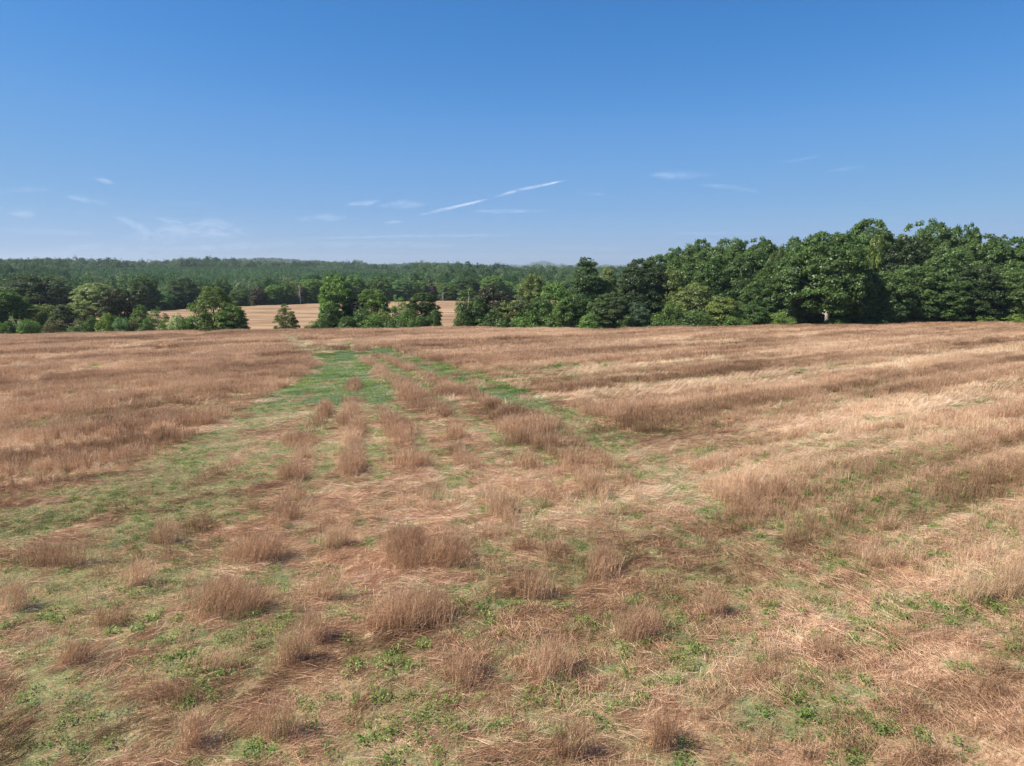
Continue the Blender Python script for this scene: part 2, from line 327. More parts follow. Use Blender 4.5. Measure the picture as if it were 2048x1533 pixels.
def bark_mat(name, c1, c2):
    m, nt, N, L, out = mat(name)
    tc = N.new('ShaderNodeTexCoord'); n = noise(N, L, 14, 5, tc.outputs['Object'])
    r = ramp(N, [(.3, c1), (.7, c2)]); L.new(n, r.inputs[0])
    b = N.new('ShaderNodeBsdfPrincipled'); b.inputs['Roughness'].default_value = .9
    L.new(r.outputs[0], b.inputs['Base Color']); bp = N.new('ShaderNodeBump'); bp.inputs['Strength'].default_value = .6
    L.new(n, bp.inputs['Height']); L.new(bp.outputs[0], b.inputs['Normal']); L.new(b.outputs[0], out.inputs['Surface'])
    return m
M_bark = bark_mat('bark', (.11, .085, .065), (.22, .18, .14))
M_palebark = bark_mat('pale_bark', (.33, .28, .23), (.52, .46, .40))
M_dead = bark_mat('dead_wood', (.30, .25, .22), (.50, .44, .40))

def ground_mat():
    m, nt, N, L, out = mat('field_soil')
    ca = N.new('ShaderNodeAttribute'); ca.attribute_name = 'cover'
    sep = N.new('ShaderNodeSeparateColor'); L.new(ca.outputs['Color'], sep.inputs[0])
    cb = N.new('ShaderNodeAttribute'); cb.attribute_name = 'woods'
    geo = N.new('ShaderNodeNewGeometry')
    mp = N.new('ShaderNodeMapping'); mp.vector_type = 'TEXTURE'; mp.inputs['Rotation'].default_value = (0, 0, R(32)); mp.inputs['Scale'].default_value = (4, .7, 1)
    L.new(geo.outputs['Position'], mp.inputs[0])
    st = noise(N, L, 5.5, 6, mp.outputs[0], .65)
    fine = noise(N, L, 9, 6, geo.outputs['Position'], .7)
    big = noise(N, L, .25, 4, geo.outputs['Position'])
    thatch = ramp(N, [(.34, (.16, .082, .043)), (.5, (.31, .172, .098)), (.66, (.46, .285, .17))]); L.new(mixf(N, L, .5, st, fine), thatch.inputs[0])
    straw = ramp(N, [(.34, (.22, .135, .075)), (.5, (.42, .275, .16)), (.66, (.64, .46, .29))]); L.new(st, straw.inputs[0])
    green = ramp(N, [(.34, (.06, .095, .03)), (.5, (.12, .18, .06)), (.66, (.26, .27, .11))]); L.new(fine, green.inputs[0])
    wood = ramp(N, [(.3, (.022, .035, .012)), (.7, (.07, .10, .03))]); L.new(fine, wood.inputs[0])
    c = mixc(N, L, sep.outputs[1], thatch.outputs[0], straw.outputs[0])
    patch = noise(N, L, 4.5, 5, geo.outputs['Position'], .7)
    gm_ = N.new('ShaderNodeMapRange'); gm_.inputs[1].default_value = .36; gm_.inputs[2].default_value = .50; L.new(patch, gm_.inputs[0])
    c = mixc(N, L, mth(N, L, 'MULTIPLY', mth(N, L, 'MULTIPLY', sep.outputs[0], gm_.outputs[0]), .8), c, green.outputs[0])
    clod = noise(N, L, 22, 5, geo.outputs['Position'], .75)
    dr = ramp(N, [(.36, (.45, .42, .40)), (.5, (1, 1, 1)), (.66, (1.3, 1.25, 1.15))]); L.new(clod, dr.inputs[0])
    c = mixc(N, L, 1.0, c, dr.outputs[0], 'MULTIPLY')
    # second field: fine drilled rows
    mp2 = N.new('ShaderNodeMapping'); mp2.vector_type = 'TEXTURE'; mp2.inputs['Rotation'].default_value = (0, 0, R(-6)); mp2.inputs['Scale'].default_value = (34, 4.0, 1)
    L.new(geo.outputs['Position'], mp2.inputs[0]); rows = mixf(N, L, .4, noise(N, L, 1.0, 6, mp2.outputs[0], .68), noise(N, L, .06, 6, geo.outputs['Position'], .7))
    f2 = ramp(N, [(.38, (.16, .10, .05)), (.47, (.25, .155, .085)), (.53, (.33, .21, .12)), (.62, (.43, .29, .17))]); L.new(rows, f2.inputs[0])
    c = mixc(N, L, sep.outputs[2], c, f2.outputs[0])
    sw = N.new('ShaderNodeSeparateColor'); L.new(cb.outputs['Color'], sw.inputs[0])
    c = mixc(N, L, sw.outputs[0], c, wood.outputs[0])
    c = mixc(N, L, sw.outputs[1], c, (.40, .38, .16))
    b = N.new('ShaderNodeBsdfPrincipled'); b.inputs['Roughness'].default_value = .95; b.inputs['Specular IOR Level'].default_value = .1
    L.new(c, b.inputs['Base Color'])
    bp = N.new('ShaderNodeBump'); bp.inputs['Strength'].default_value = 1; bp.inputs['Distance'].default_value = .06
    L.new(mixf(N, L, .5, st, fine), bp.inputs['Height']); L.new(bp.outputs[0], b.inputs['Normal'])
    L.new(b.outputs[0], out.inputs['Surface'])
    return m
def mixf(N, L, f, a, b):
    m = N.new('ShaderNodeMix'); m.data_type = 'FLOAT'; m.inputs[0].default_value = f
    L.new(a, m.inputs[2]); L.new(b, m.inputs[3]); return m.outputs[0]

# ------------------------------------------------------------------ mesh helpers
def mesh_np(name, V, Q, attrs={}, m=None, smooth=False, colors={}):
    me = bpy.data.meshes.new(name)
    V = np.asarray(V, np.float32); Q = np.asarray(Q, np.int32); k = Q.shape[1]
    me.vertices.add(len(V)); me.vertices.foreach_set('co', V.ravel())
    me.loops.add(Q.size); me.loops.foreach_set('vertex_index', Q.ravel())
    me.polygons.add(len(Q)); me.polygons.foreach_set('loop_start', np.arange(0, Q.size, k, dtype=np.int32))
    me.update(calc_edges=True)
    for a, d in attrs.items():
        at_ = me.attributes.new(a, 'FLOAT', 'POINT'); at_.data.foreach_set('value', np.asarray(d, np.float32))
    for a, d in colors.items():
        at_ = me.attributes.new(a, 'FLOAT_COLOR', 'POINT'); at_.data.foreach_set('color', np.asarray(d, np.float32).ravel())
    if smooth: me.polygons.foreach_set('use_smooth', np.ones(len(Q), bool))
    if m: me.materials.append(m)
    me.validate(); return me
def tag(o, label=None, cat=None, group=None, kind=None):
    for k, v in (('label', label), ('category', cat), ('group', group), ('kind', kind)):
        if v: o[k] = v
    return o
def link(name, data, parent=None):
    o = bpy.data.objects.new(name, data); C.objects.link(o)
    if parent: o.parent = parent
    return o
rng = np.random.default_rng(7)
def strips(P, D, Ln, W, bend, seg=2, v=None):
    """tapered ribbons: base points P, unit directions D, length, width, bend vector; returns verts, quads, v, h"""
    n = len(P); a = rng.uniform(0, 2*np.pi, n)
    side = np.cross(D, np.stack([np.cos(a), np.sin(a), np.zeros(n)+.3], 1)); side /= np.linalg.norm(side, axis=1)[:, None]+1e-9
    vs = []; hs = []
    for j in range(seg+1):
        t = j/seg; c = P+D*(Ln*t)[:, None]+bend*(t*t)
        w = (W*(1-.55*t)*.5)[:, None]
        vs += [c-side*w, c+side*w]; hs += [np.full(n, t)]*2
    V = np.stack(vs, 1).reshape(-1, 3); H = np.stack(hs, 1).ravel()
    b = (np.arange(n)*(2*(seg+1)))[:, None]
    Q = np.concatenate([b+np.array([[2*j, 2*j+1, 2*j+3, 2*j+2]]) for j in range(seg)], 0)
    if v is None: v = rng.uniform(0, 1, n)
    return V, Q, np.repeat(v, 2*(seg+1)), H
def joinm(parts):
    V = []; Q = []; A = []; H = []; o = 0
    for v, q, a, h in parts:
        V.append(v); Q.append(q+o); A.append(a); H.append(h); o += len(v)
    return np.concatenate(V), np.concatenate(Q), np.concatenate(A), np.concatenate(H)
def unit(a): return a/(np.linalg.norm(a, axis=1)[:, None]+1e-9)
def stalks(P, h, w, lean=.12, leandir=(0, 0), twigs=3, seg=2, hj=.25):
    """upright dry stems with fine side twigs in the upper half"""
    n = len(P)
    D = unit(np.stack([rng.normal(leandir[0], lean, n), rng.normal(leandir[1], lean, n), np.ones(n)], 1))
    Ln = h*rng.uniform(1-hj, 1+hj, n); v = rng.uniform(0, 1, n)
    bend = np.stack([rng.normal(0, .10, n), rng.normal(0, .10, n), -rng.uniform(0, .06, n)], 1)*(h*np.ones(n))[:, None]
    out = [strips(P, D, Ln, np.full(n, w), bend, seg, v)]
    for k in range(twigs):
        t = rng.uniform(.45, .95, n); B = P+D*(Ln*t)[:, None]+bend*(t*t)[:, None]
        D2 = unit(D*.9+np.stack([rng.normal(0, .5, n), rng.normal(0, .5, n), rng.normal(0, .2, n)], 1))
        a, q, vv, hh = strips(B, D2, h*rng.uniform(.1, .26, n), np.full(n, w*.8), bend*.1, 1, v)
        out.append((a, q, vv, np.maximum(hh, .6)))
    return joinm(out)

# ------------------------------------------------------------------ ground sheet
NX, NY = 420, 900
tj = np.linspace(0, 1, NY); yj = np.concatenate([np.linspace(-40, 4, 20), 4+np.linspace(0, 1, 560)[1:]*141, np.geomspace(146, 9500, NY-579)])
wj = np.interp(yj, [-40, 5, 150, 400, 9500], [60, 24, 190, 480, 9500])
ti = np.linspace(-1, 1, NX)
X = wj[:, None]*ti[None, :]; Y = np.repeat(yj[:, None], NX, 1)
NYr = X.shape[0]
xf, yf = X.ravel(), Y.ravel()
st_, fl_, le_, gr_, Z, U, Vv, _t = cover(xf, yf)
fedge = lambda px: np.interp(px, [-200, 0, 150, 330, 490, 640, 860, 1250, 1400], [165, 175, 195, 230, 265, 300, 335, 340, 345])
second = (sst(122, 140, yf))
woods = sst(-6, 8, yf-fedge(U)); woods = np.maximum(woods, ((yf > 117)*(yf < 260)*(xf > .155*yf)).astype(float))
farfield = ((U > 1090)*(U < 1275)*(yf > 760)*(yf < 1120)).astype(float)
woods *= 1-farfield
col = np.stack([np.maximum(le_, gr_)*(1-second), np.clip(fl_, 0, 1)*(1-second), second, np.ones_like(xf)], 1)
wc = np.stack([woods, farfield, 0*xf, np.ones_like(xf)], 1)
idx = np.arange(NYr*NX).reshape(NYr, NX)
Q = np.stack([idx[:-1, :-1].ravel(), idx[:-1, 1:].ravel(), idx[1:, 1:].ravel(), idx[1:, :-1].ravel()], 1)
gm = mesh_np('ground', np.stack([xf, yf, Z], 1), Q, {}, ground_mat(), True, {'cover': col, 'woods': wc})
tag(link('ground', gm), kind='structure')

# ------------------------------------------------------------------ scattered ground cover
def proto_coll(name, meshes):
    c = bpy.data.collections.new(name)
    for i, me in enumerate(meshes):
        c.objects.link(bpy.data.objects.new('%s_%02d' % (name, i), me))
    return c
def scatter(name, P, rot, scl, coll, label, cat, tone=None):
    me = bpy.data.meshes.new(name); me.vertices.add(len(P)); me.vertices.foreach_set('co', np.asarray(P, np.float32).ravel())
    a = me.attributes.new('rot', 'FLOAT_VECTOR', 'POINT'); a.data.foreach_set('vector', np.asarray(rot, np.float32).ravel())
    a = me.attributes.new('scl', 'FLOAT_VECTOR', 'POINT'); a.data.foreach_set('vector', np.asarray(scl, np.float32).ravel())
    a = me.attributes.new('idx', 'INT', 'POINT'); a.data.foreach_set('value', rng.integers(0, len(coll.objects), len(P)).astype(np.int32))
    a = me.attributes.new('tone', 'FLOAT', 'POINT'); a.data.foreach_set('value', np.zeros(len(P), np.float32) if tone is None else np.asarray(tone, np.float32))
    o = link(name, me); tag(o, label, cat, kind='stuff')
    ng = bpy.data.node_groups.new(name, 'GeometryNodeTree')
    ng.interface.new_socket('Geometry', in_out='INPUT', socket_type='NodeSocketGeometry')
    ng.interface.new_socket('Geometry', in_out='OUTPUT', socket_type='NodeSocketGeometry')
    N = ng.nodes; L = ng.links
    gi = N.new('NodeGroupInput'); go = N.new('NodeGroupOutput'); ip = N.new('GeometryNodeInstanceOnPoints')
    ci = N.new('GeometryNodeCollectionInfo'); ci.inputs['Collection'].default_value = coll
    ci.inputs['Separate Children'].default_value = True; ci.inputs['Reset Children'].default_value = True
    def na(nm, ty):
        n = N.new('GeometryNodeInputNamedAttribute'); n.data_type = ty; n.inputs['Name'].default_value = nm; return n.outputs['Attribute']
    L.new(gi.outputs[0], ip.inputs['Points']); L.new(ci.outputs[0], ip.inputs['Instance'])
    ip.inputs['Pick Instance'].default_value = True
    L.new(na('idx', 'INT'), ip.inputs['Instance Index']); L.new(na('scl', 'FLOAT_VECTOR'), ip.inputs['Scale'])
    L.new(na('rot', 'FLOAT_VECTOR'), ip.inputs['Rotation'])
    L.new(ip.outputs[0], go.inputs[0])
    md = o.modifiers.new('scatter', 'NODES'); md.node_group = ng
    return o
def disk(n, r, squash=1):
    a = rng.uniform(0, 2*np.pi, n); q = r*np.sqrt(rng.uniform(0, 1, n))
    return np.stack([q*np.cos(a), q*np.sin(a)*squash, np.zeros(n)], 1)
def field_pts(y0, y1, dens):
    n = int((y1*y1-y0*y0)*.92*dens+(y1-y0)*8*dens)
    y = np.sqrt(rng.uniform(y0*y0, y1*y1, n)); x = rng.uniform(-1, 1, n)*(y*.92+4)
    return x, y
def make(parts, m): V, Q_, a, h = parts; return mesh_np('cover', V, Q_, {'v': a, 'h': h}, m)
# prototypes
pt_near = proto_coll('stalk_tuft', [make(stalks(disk(20, .16), .42, .0075, .13, twigs=3), M_stand) for _ in range(6)])
pt_mid = proto_coll('stalk_patch', [make(stalks(disk(80, .42), .42, .012, .15, twigs=2, seg=1), M_stand) for _ in range(5)])
pt_far = proto_coll('stalk_bed', [make(stalks(disk(130, .85), .42, .024, .15, twigs=1, seg=1), M_stand) for _ in range(4)])
def straw_bundle(n, r, L0, w, tilt=.10):
    P = disk(n, r); P[:, 2] = rng.uniform(.005, .10, n)
    a = rng.normal(0, .42, n)
    D = unit(np.stack([np.cos(a), np.sin(a), rng.normal(.08, tilt, n)], 1))
    P = P-D*L0*.4; P[:, 2] = np.abs(P[:, 2])
    bend = np.stack([rng.normal(0, .05, n), rng.normal(0, .08, n), -rng.uniform(0, .12, n)], 1)*L0
    return strips(P, D, L0*rng.uniform(.5, 1.2, n), np.full(n, w), bend, 2)
ps_near = proto_coll('straw_bundle', [make(straw_bundle(66, .26, .34, .0070), M_straw) for _ in range(7)])
ps_mid = proto_coll('straw_mat', [make(straw_bundle(90, .45, .42, .012), M_straw) for _ in range(5)])
ps_far = proto_coll('straw_sheet', [make(straw_bundle(90, .8, .6, .022, .2), M_pale) for _ in range(4)])
def leaning(n, r, L0, w):
    P = disk(n, r); a = rng.normal(0, .25, n)
    D = unit(np.stack([np.cos(a)*1.0, np.sin(a)*.9, rng.uniform(.45, 1.2, n)], 1))
    return strips(P, D, L0*rng.uniform(.6, 1.15, n), np.full(n, w), np.stack([np.full(n, .1), np.zeros(n), -rng.uniform(.02, .15, n)], 1)*L0, 2)
def litter(n, r, L0, w):
    P = disk(n, r); P[:, 2] = rng.uniform(.004, .05, n); a = rng.uniform(0, 6.283, n)
    D = unit(np.stack([np.cos(a), np.sin(a)*.8, rng.normal(0, .12, n)], 1)); L_ = L0*rng.uniform(.4, 1.5, n)
    P = P-D*(L_*.5)[:, None]; P[:, 2] = np.abs(P[:, 2])+.003
    return strips(P, D, L_, np.full(n, w), np.zeros((n, 3)), 1)
pq_near = proto_coll('straw_litter', [make(litter(90, .34, .13, .007), M_straw) for _ in range(6)])
pl_near = proto_coll('leaning_stalk', [make(leaning(34, .2, .40, .0075), M_pale) for _ in range(5)])
pl_far = proto_coll('leaning_patch', [make(leaning(90, .6, .45, .016), M_pale) for _ in range(4)])
def seedling(nl=30, r=.12, s=.033, hh=.13):
    P = []; Q_ = []; A = []; H = []
    for k in range(nl):
        a = rng.uniform(0, 6.283); q = r*math.sqrt(rng.uniform(.02, 1)); z = hh*rng.uniform(.25, 1)*(1-.3*q/r)
        c = np.array([q*math.cos(a), q*math.sin(a), z])
        d = np.array([math.cos(a+rng.normal(0, .7)), math.sin(a+rng.normal(0, .7)), rng.normal(.15, .55)]); d /= np.linalg.norm(d)
        sd_ = np.cross(d, [0, 0, 1]); sd_ /= np.linalg.norm(sd_)+1e-9; sd_ = sd_+np.array([0, 0, rng.normal(0, .6)])
        L0 = s*rng.uniform(.7, 1.4); b = len(P)
        P += [c, c+d*L0*.5+sd_*L0*.38, c+d*L0*1.15-np.array([0, 0, L0*.15]), c+d*L0*.5-sd_*L0*.38]
        Q_.append([b, b+1, b+2, b+3]); v = rng.uniform(0, 1); A += [v]*4; H += [.5]*4
    # stems
    n = 5; a = rng.uniform(0, 6.283, n)
    D = unit(np.stack([np.cos(a)*.5, np.sin(a)*.5, np.ones(n)], 1))
    V2, Q2, a2, h2 = strips(np.zeros((n, 3)), D, np.full(n, hh*.85), np.full(n, .008), np.zeros((n, 3)), 1, np.full(n, .6))
    return joinm([(np.array(P), np.array(Q_), np.array(A), np.array(H)), (V2, Q2, a2, h2)])
pg_near = proto_coll('leafy_seedling', [make(seedling(), M_leafy) for _ in range(6)])
pg_far = proto_coll('leafy_patch', [make(seedling(100, .42, .055, .2), M_leafy) for _ in range(4)])
def grass_tuft(n, r, h, w):
    P = disk(n, r); D = unit(np.stack([rng.normal(0, .5, n), rng.normal(0, .5, n), np.ones(n)], 1))
    return strips(P, D, h*rng.uniform(.5, 1.3, n), np.full(n, w), np.stack([rng.normal(0, .3, n), rng.normal(0, .3, n), -np.full(n, .2)], 1)*h, 2)
pr_near = proto_coll('short_grass_tuft', [make(grass_tuft(46, .18, .075, .0065), M_grass) for _ in range(5)])
pr_far = proto_coll('short_grass_patch', [make(grass_tuft(150, .55, .13, .018), M_grass) for _ in range(4)])

def straw_dir(x, y):
    a = R(33)+(fbm(x/4.5, y/4.5, 101)-.5)*2.0+(fbm(x/1.2, y/1.2, 103)-.5)*1.6
    return a
def put(name, rings, field, label, cat):
    """rings: (y0, y1, density per m2, prototypes, size jitter, orientation)"""
    for i, (y0, y1, dens, coll, ori, sc) in enumerate(rings):
        x, y = field_pts(y0, y1, dens)
        c = cover(x, y); p = field(c, x, y)
        k = rng.uniform(0, 1, len(x)) < p
        x, y, z = x[k], y[k], c[4][k]; n = len(x)
        if ori == 'rand': rz = rng.uniform(0, 6.283, n)
        else: rz = straw_dir(x, y)+rng.normal(0, .3, n)+np.where(rng.uniform(0, 1, n) < .5, 0, np.pi if ori == 'both' else 0)
        s = sc*rng.uniform(.65, 1.25, n)
        zs = s*np.clip(.55+.6*c[0][k], .5, 1.15) if ori == 'rand' else s
        scatter(name, np.stack([x, y, z], 1), np.stack([np.zeros(n), np.zeros(n), rz], 1), np.stack([s, s, zs], 1), coll, label[i], cat, c[7][k])
        print(name, i, n)
put('standing_stalks', [(7, 32, 27, pt_near, 'rand', 1), (32, 66, 7, pt_mid, 'rand', 1), (66, 124, 3.2, pt_far, 'rand', 1)],
    lambda c, x, y: c[0]**1.7, ['reddish brown dry stalks standing thinly in the near field', 'brown dry crop standing in the middle of the field', 'even brown dry crop standing along the far rise of the field'], 'dry crop')
put('lodged_straw', [(7, 32, 17, ps_near, 'both', 1), (32, 66, 4.5, ps_mid, 'both', 1), (66, 120, 1.3, ps_far, 'both', 1)],
    lambda c, x, y: c[1], ['flattened tan straw matted over the near ground', 'flattened tan straw in the middle of the field', 'pale flattened straw in bands near the crest'], 'straw')
put('leaning_stalks', [(7, 40, 7, pl_near, 'one', 1), (40, 110, 3.2, pl_far, 'one', 1)],
    lambda c, x, y: np.clip(c[1]*1.2-.1, 0, 1)*(c[6] < 1030)*np.where(c[5] > 1150, .8, .25)*(1-c[2]*.8),
    ['pale wind-leaned stalks along the lodged bands on the right', 'pale wind-leaned stalks in far bands'], 'dry crop')
put('straw_litter', [(7, 38, 12, pq_near, 'rand', 1)], lambda c, x, y: .35+.65*np.maximum(c[1], .3)*(1-.6*c[3]), ['short broken bits of straw littering the soil'], 'straw')
put('leafy_ground_cover', [(8, 45, 15, pg_near, 'rand', 1.05), (45, 110, 4.5, pg_far, 'rand', 1.15)],
    lambda c, x, y: c[2], ['bright green leafy seedlings in drifts between the dry stalks', 'green leafy growth showing between far bands'], 'green plants')
put('short_grass', [(7, 40, 19, pr_near, 'rand', 1), (40, 110, 5.5, pr_far, 'rand', 1)],
    lambda c, x, y: c[3]*1.35, ['fine short green grass between straw in the near field', 'short green grass of the open strip in the field'], 'grass')

# ------------------------------------------------------------------ single clumps of standing dry stalks
CLUMPS = [  # pixel box x0 x1, y top, y base, label
 (770, 862, 1040, 1165, 'tall upright clump of brown dry stalks, upper one in the middle of the foreground'),
 (835, 945, 1062, 1150, 'wide clump of leaning brown stalks right beside the tall upright middle clump'),
 (735, 925, 1170, 1285, 'largest dense dark brown clump of dry stalks, in the middle of the foreground'),
 (890, 962, 1282, 1405, 'narrow brown stalk clump below the right end of the largest clump'),
 (1030, 1110, 1142, 1212, 'small square clump of reddish stalks right of the largest clump'),
 (1052, 1150, 1270, 1396, 'ragged brown clump mixed with green seedlings near the bottom centre'),
 (1170, 1242, 1080, 1174, 'thin brown clump with green sprig on its left, centre right of the foreground'),
 (1222, 1328, 1195, 1308, 'tapered dark purple-brown clump with green foot, right of the bottom centre'),
 (1100, 1190, 1450, 1545, 'brown clump cut by the bottom edge just right of the middle'),
 (1298, 1352, 1430, 1525, 'small clump of upright stalks near the bottom edge, right of centre'),
 (1013, 1078, 1060, 1118, 'low sparse clump above the small square reddish clump'),
 (35, 195, 1078, 1150, 'broad dark brown clump with green foot near the left edge'),
 (303, 362, 1045, 1098, 'small brown clump with a dark green weed on its right side'),
 (435, 584, 1066, 1140, 'wide leaning clump at the upper left of the foreground straw'),
 (365, 545, 1148, 1255, 'big slanting brown clump on the left side of the foreground'),
 (605, 684, 1163, 1220, 'rounded golden brown clump between the big slanting clump and the largest clump'),
 (542, 625, 1290, 1352, 'dark brown tuft at the lower end of the left middle row'),
 (590, 665, 1228, 1300, 'brown clump with green weed on its right in the left middle row'),
 (233, 300, 1130, 1190, 'small fan of stalks leaning to the right, left side of the foreground'),
 (111, 180, 1270, 1350, 'low leaning clump with a dark shadow side, lower left'),
 (165, 250, 1210, 1270, 'thin leaning stalks above the low leaning clump at lower left'),
 (-10, 52, 1181, 1240, 'brown clump cut off by the left edge of the view'),
 (365, 487, 1285, 1355, 'flattened dull clump below the big slanting clump'),
 (289, 400, 1350, 1417, 'sparse low clump lower left of the flattened dull clump'),
 (504, 612, 1405, 1500, 'wispy clump with leafy green weed at its foot, bottom left'),
 (348, 402, 1478, 1530, 'dark little tuft close to the bottom edge on the left'),
 (626, 702, 1045, 1104, 'pale leaning clump left of the tall upright middle clump'),
 (1900, 1985, 1140, 1226, 'tall pale stalks at the right edge of the foreground, left part'),
 (1975, 2060, 1125, 1215, 'tall pale stalks cut off by the right edge'),
 (1470, 1574, 1320, 1385, 'low dense brown clump in the lower right foreground'),
 (1400, 1462, 1180, 1245, 'brown mound of stalks right of the tapered clump'),
 (1615, 1690, 1285, 1330, 'dark squat tuft in the lower right foreground'),
 (634, 666, 795, 845, 'upright reddish tuft at the foot of the green strip'),
 (692, 724, 752, 790, 'small reddish tuft standing inside the green strip'),
 (694, 732, 825, 893, 'tall narrow brown clump below the green strip'),
 (677, 732, 900, 965, 'tall brown clump further down the middle row below the green strip'),
 (764, 834, 828, 888, 'dense brown clump right of the tall narrow one'),
 (778, 868, 896, 948, 'greenish brown clump right of the middle row'),
 (795, 842, 780, 812, 'small rounded pinkish clump right of the green strip'),
 (856, 932, 768, 802, 'elongated reddish clump along the wheel track'),
 (1000, 1080, 862, 896, 'reddish rounded clump in the centre of the field'),
 (1020, 1086, 904, 946, 'brown clump with green foot in the centre of the field'),
 (884, 930, 846, 890, 'leaning clump between two green rows in mid field'),
 (560, 640, 850, 905, 'low brown clump left of the middle row'),
 (1440, 1560, 985, 1050, 'wide brown clump at the right edge of the flattened ground'),
]
for (x0, x1, yt, yb, lab) in CLUMPS:
    cx, cyv = (x0+x1)/2, yb-4
    gx, gy = hit(cx, cyv); depth = gy*cp-(ground(gx, gy)-CAMH)*sp
    w = (x1-x0)/F*depth
    # vertical image span = stalk height plus depth of the footprint
    H = .62 if yb > 1000 else .55
    hpx = H*F/depth*.9
    # footprint from the front line at yb to where ground + stalk top reaches yt
    bx, by = hit(cx, min(yb-6, yt+hpx)); by = max(by, gy+.35)
    dl = max(.45, by-gy)
    area = w*dl*.78; far = gy > 26
    n = int(np.clip(area*(420 if not far else 260), 160, 3800))
    q = np.where(rng.uniform(0, 1, (n, 1)) < .6, disk(n, .46), np.clip(rng.normal(0, .27, (n, 3)), -.65, .65)); q[:, 2] = 0; noise_r = 1+.35*(vnoise(np.arctan2(q[:, 1], q[:, 0])*1.6+len(lab), np.full(n, gx))-.5)
    q *= noise_r[:, None]; rq = np.hypot(q[:, 0], q[:, 1])
    skew = (bx-gx)+w*.12
    P = np.stack([q[:, 0]*w+q[:, 1]*skew, q[:, 1]*dl, np.zeros(n)], 1)
    mx_, my_ = (gx+bx)/2, (gy+by)/2
    base = float(ground(mx_, my_))
    P[:, 2] = ground(P[:, 0]+mx_, P[:, 1]+my_)-base
    wd = .0075 if not far else .013
    lean = (.28, .05) if 'lean' in lab or 'slant' in lab or 'fan' in lab else (.05, .0)
    hh = H*(.62 if 'low' in lab.split() or 'squat' in lab or 'flattened' in lab else 1)
    hh_arr = hh
    hh_arr = hh*np.clip(1.15-.7*rq, .6, 1.08)*(.75+.5*vnoise(P[:, 0]*3.5+gx*5, P[:, 1]*3.5, 5))
    V, Q_, a, h = stalks(P, hh_arr, wd, .16, lean, 4 if not far else 2, 2)
    mm = M_pale if 'pale' in lab else M_stand
    root = link('dry_stalk_clump', None); root.location = (mx_, my_, base)
    root.empty_display_size = .2
    link('stalks', mesh_np('stalks', V, Q_, {'v': a*.5, 'h': h}, mm), root)
    # loose bent straw round the foot
    nb = int(n*.35); q = disk(nb, .56)
    P2 = np.stack([q[:, 0]*w+q[:, 1]*skew, q[:, 1]*dl, np.zeros(nb)], 1); P2[:, 2] = ground(P2[:, 0]+mx_, P2[:, 1]+my_)-base+.02
    aa = rng.normal(R(35), .6, nb)
    D2 = unit(np.stack([np.cos(aa), np.sin(aa), rng.uniform(.02, .5, nb)], 1))
    V2, Q2, a2, h2 = strips(P2, D2, rng.uniform(.2, .5, nb), np.full(nb, wd), np.stack([np.zeros(nb), np.zeros(nb), -rng.uniform(0, .12, nb)], 1), 2)
    link('fallen_straw', mesh_np('fallen_straw', V2, Q2, {'v': a2, 'h': h2}, M_straw), root)
    tag(root, lab, 'dry grass clump', 'clumps of dry stalks left standing in the field')
# nearest leafy seedlings, one object each
me_s = [make(seedling(36, .12, .034, .15), M_leafy) for _ in range(6)]
for me in me_s: me.name = 'leafy_seedling'
x, y = field_pts(9.5, 17, 9); c = cover(x, y); k = (rng.uniform(0, 1, len(x)) < c[2]*.9+.02) & (c[5] > 0) & (c[5] < 2048) & (c[6] < 1530)
x, y, z = x[k], y[k], c[4][k]; o_ = np.argsort(y)[:290]
for i in o_:
    o = link('leafy_seedling', me_s[i % 6]); s = rng.uniform(.7, 1.35)
    o.location = (x[i], y[i], z[i]); o.rotation_euler = (0, 0, rng.uniform(0, 6.28)); o.scale = (s, s, s*rng.uniform(.8, 1.3))
    tag(o, 'small bright green broad-leaved seedling growing up through straw close to the camera', 'seedling', 'leafy seedlings in the nearest straw')

# ------------------------------------------------------------------ trees
def quads(P, Nn, s, v):
    """leaf sprays: one small folded face per point"""
    n = len(P); r = unit(rng.normal(0, 1, (n, 3))); a = unit(np.cross(Nn, r)); b = np.cross(Nn, a)
    s = s*rng.uniform(.6, 1.3, n); s = s[:, None]; e = rng.uniform(.45, .9, n)[:, None]
    V = np.stack([P-a*s*.5, P-b*s*.42*e-Nn*s*.1, P+a*s*.5, P+b*s*.42*e-Nn*s*.1], 1).reshape(-1, 3)
    Q_ = np.arange(4*n).reshape(n, 4)
    return V, Q_, np.repeat(v, 4)
PROFILE = {
 'round': lambda t: np.sqrt(np.clip(1-(2*np.maximum(t, .28)-1)**2, 0, 1))**.8*(1-.12*t),
 'broad': lambda t: np.clip(np.minimum(.72+t*1.2, 1), 0, 1)*np.sqrt(np.clip(1.04-(np.clip(t-.25, 0, 1)/.76)**3, 0, 1)),
 'cone': lambda t: np.clip(np.minimum(.7+t*2, 1), 0, 1)*np.clip(1.05-t, 0, 1)**.62,
 'egg': lambda t: np.clip(np.minimum(.62+t*2, 1), 0, 1)*np.clip(1.02-t, 0, 1)**.5,
 'bush': lambda t: np.sqrt(np.clip(1-t*t*.98, 0, 1)),
 'flat': lambda t: np.clip(.45+.55*np.sin(np.clip(t*1.15-.1, 0, 1)*np.pi), 0, 1)*np.sqrt(np.clip(1.02-t**4, 0, 1)),
}
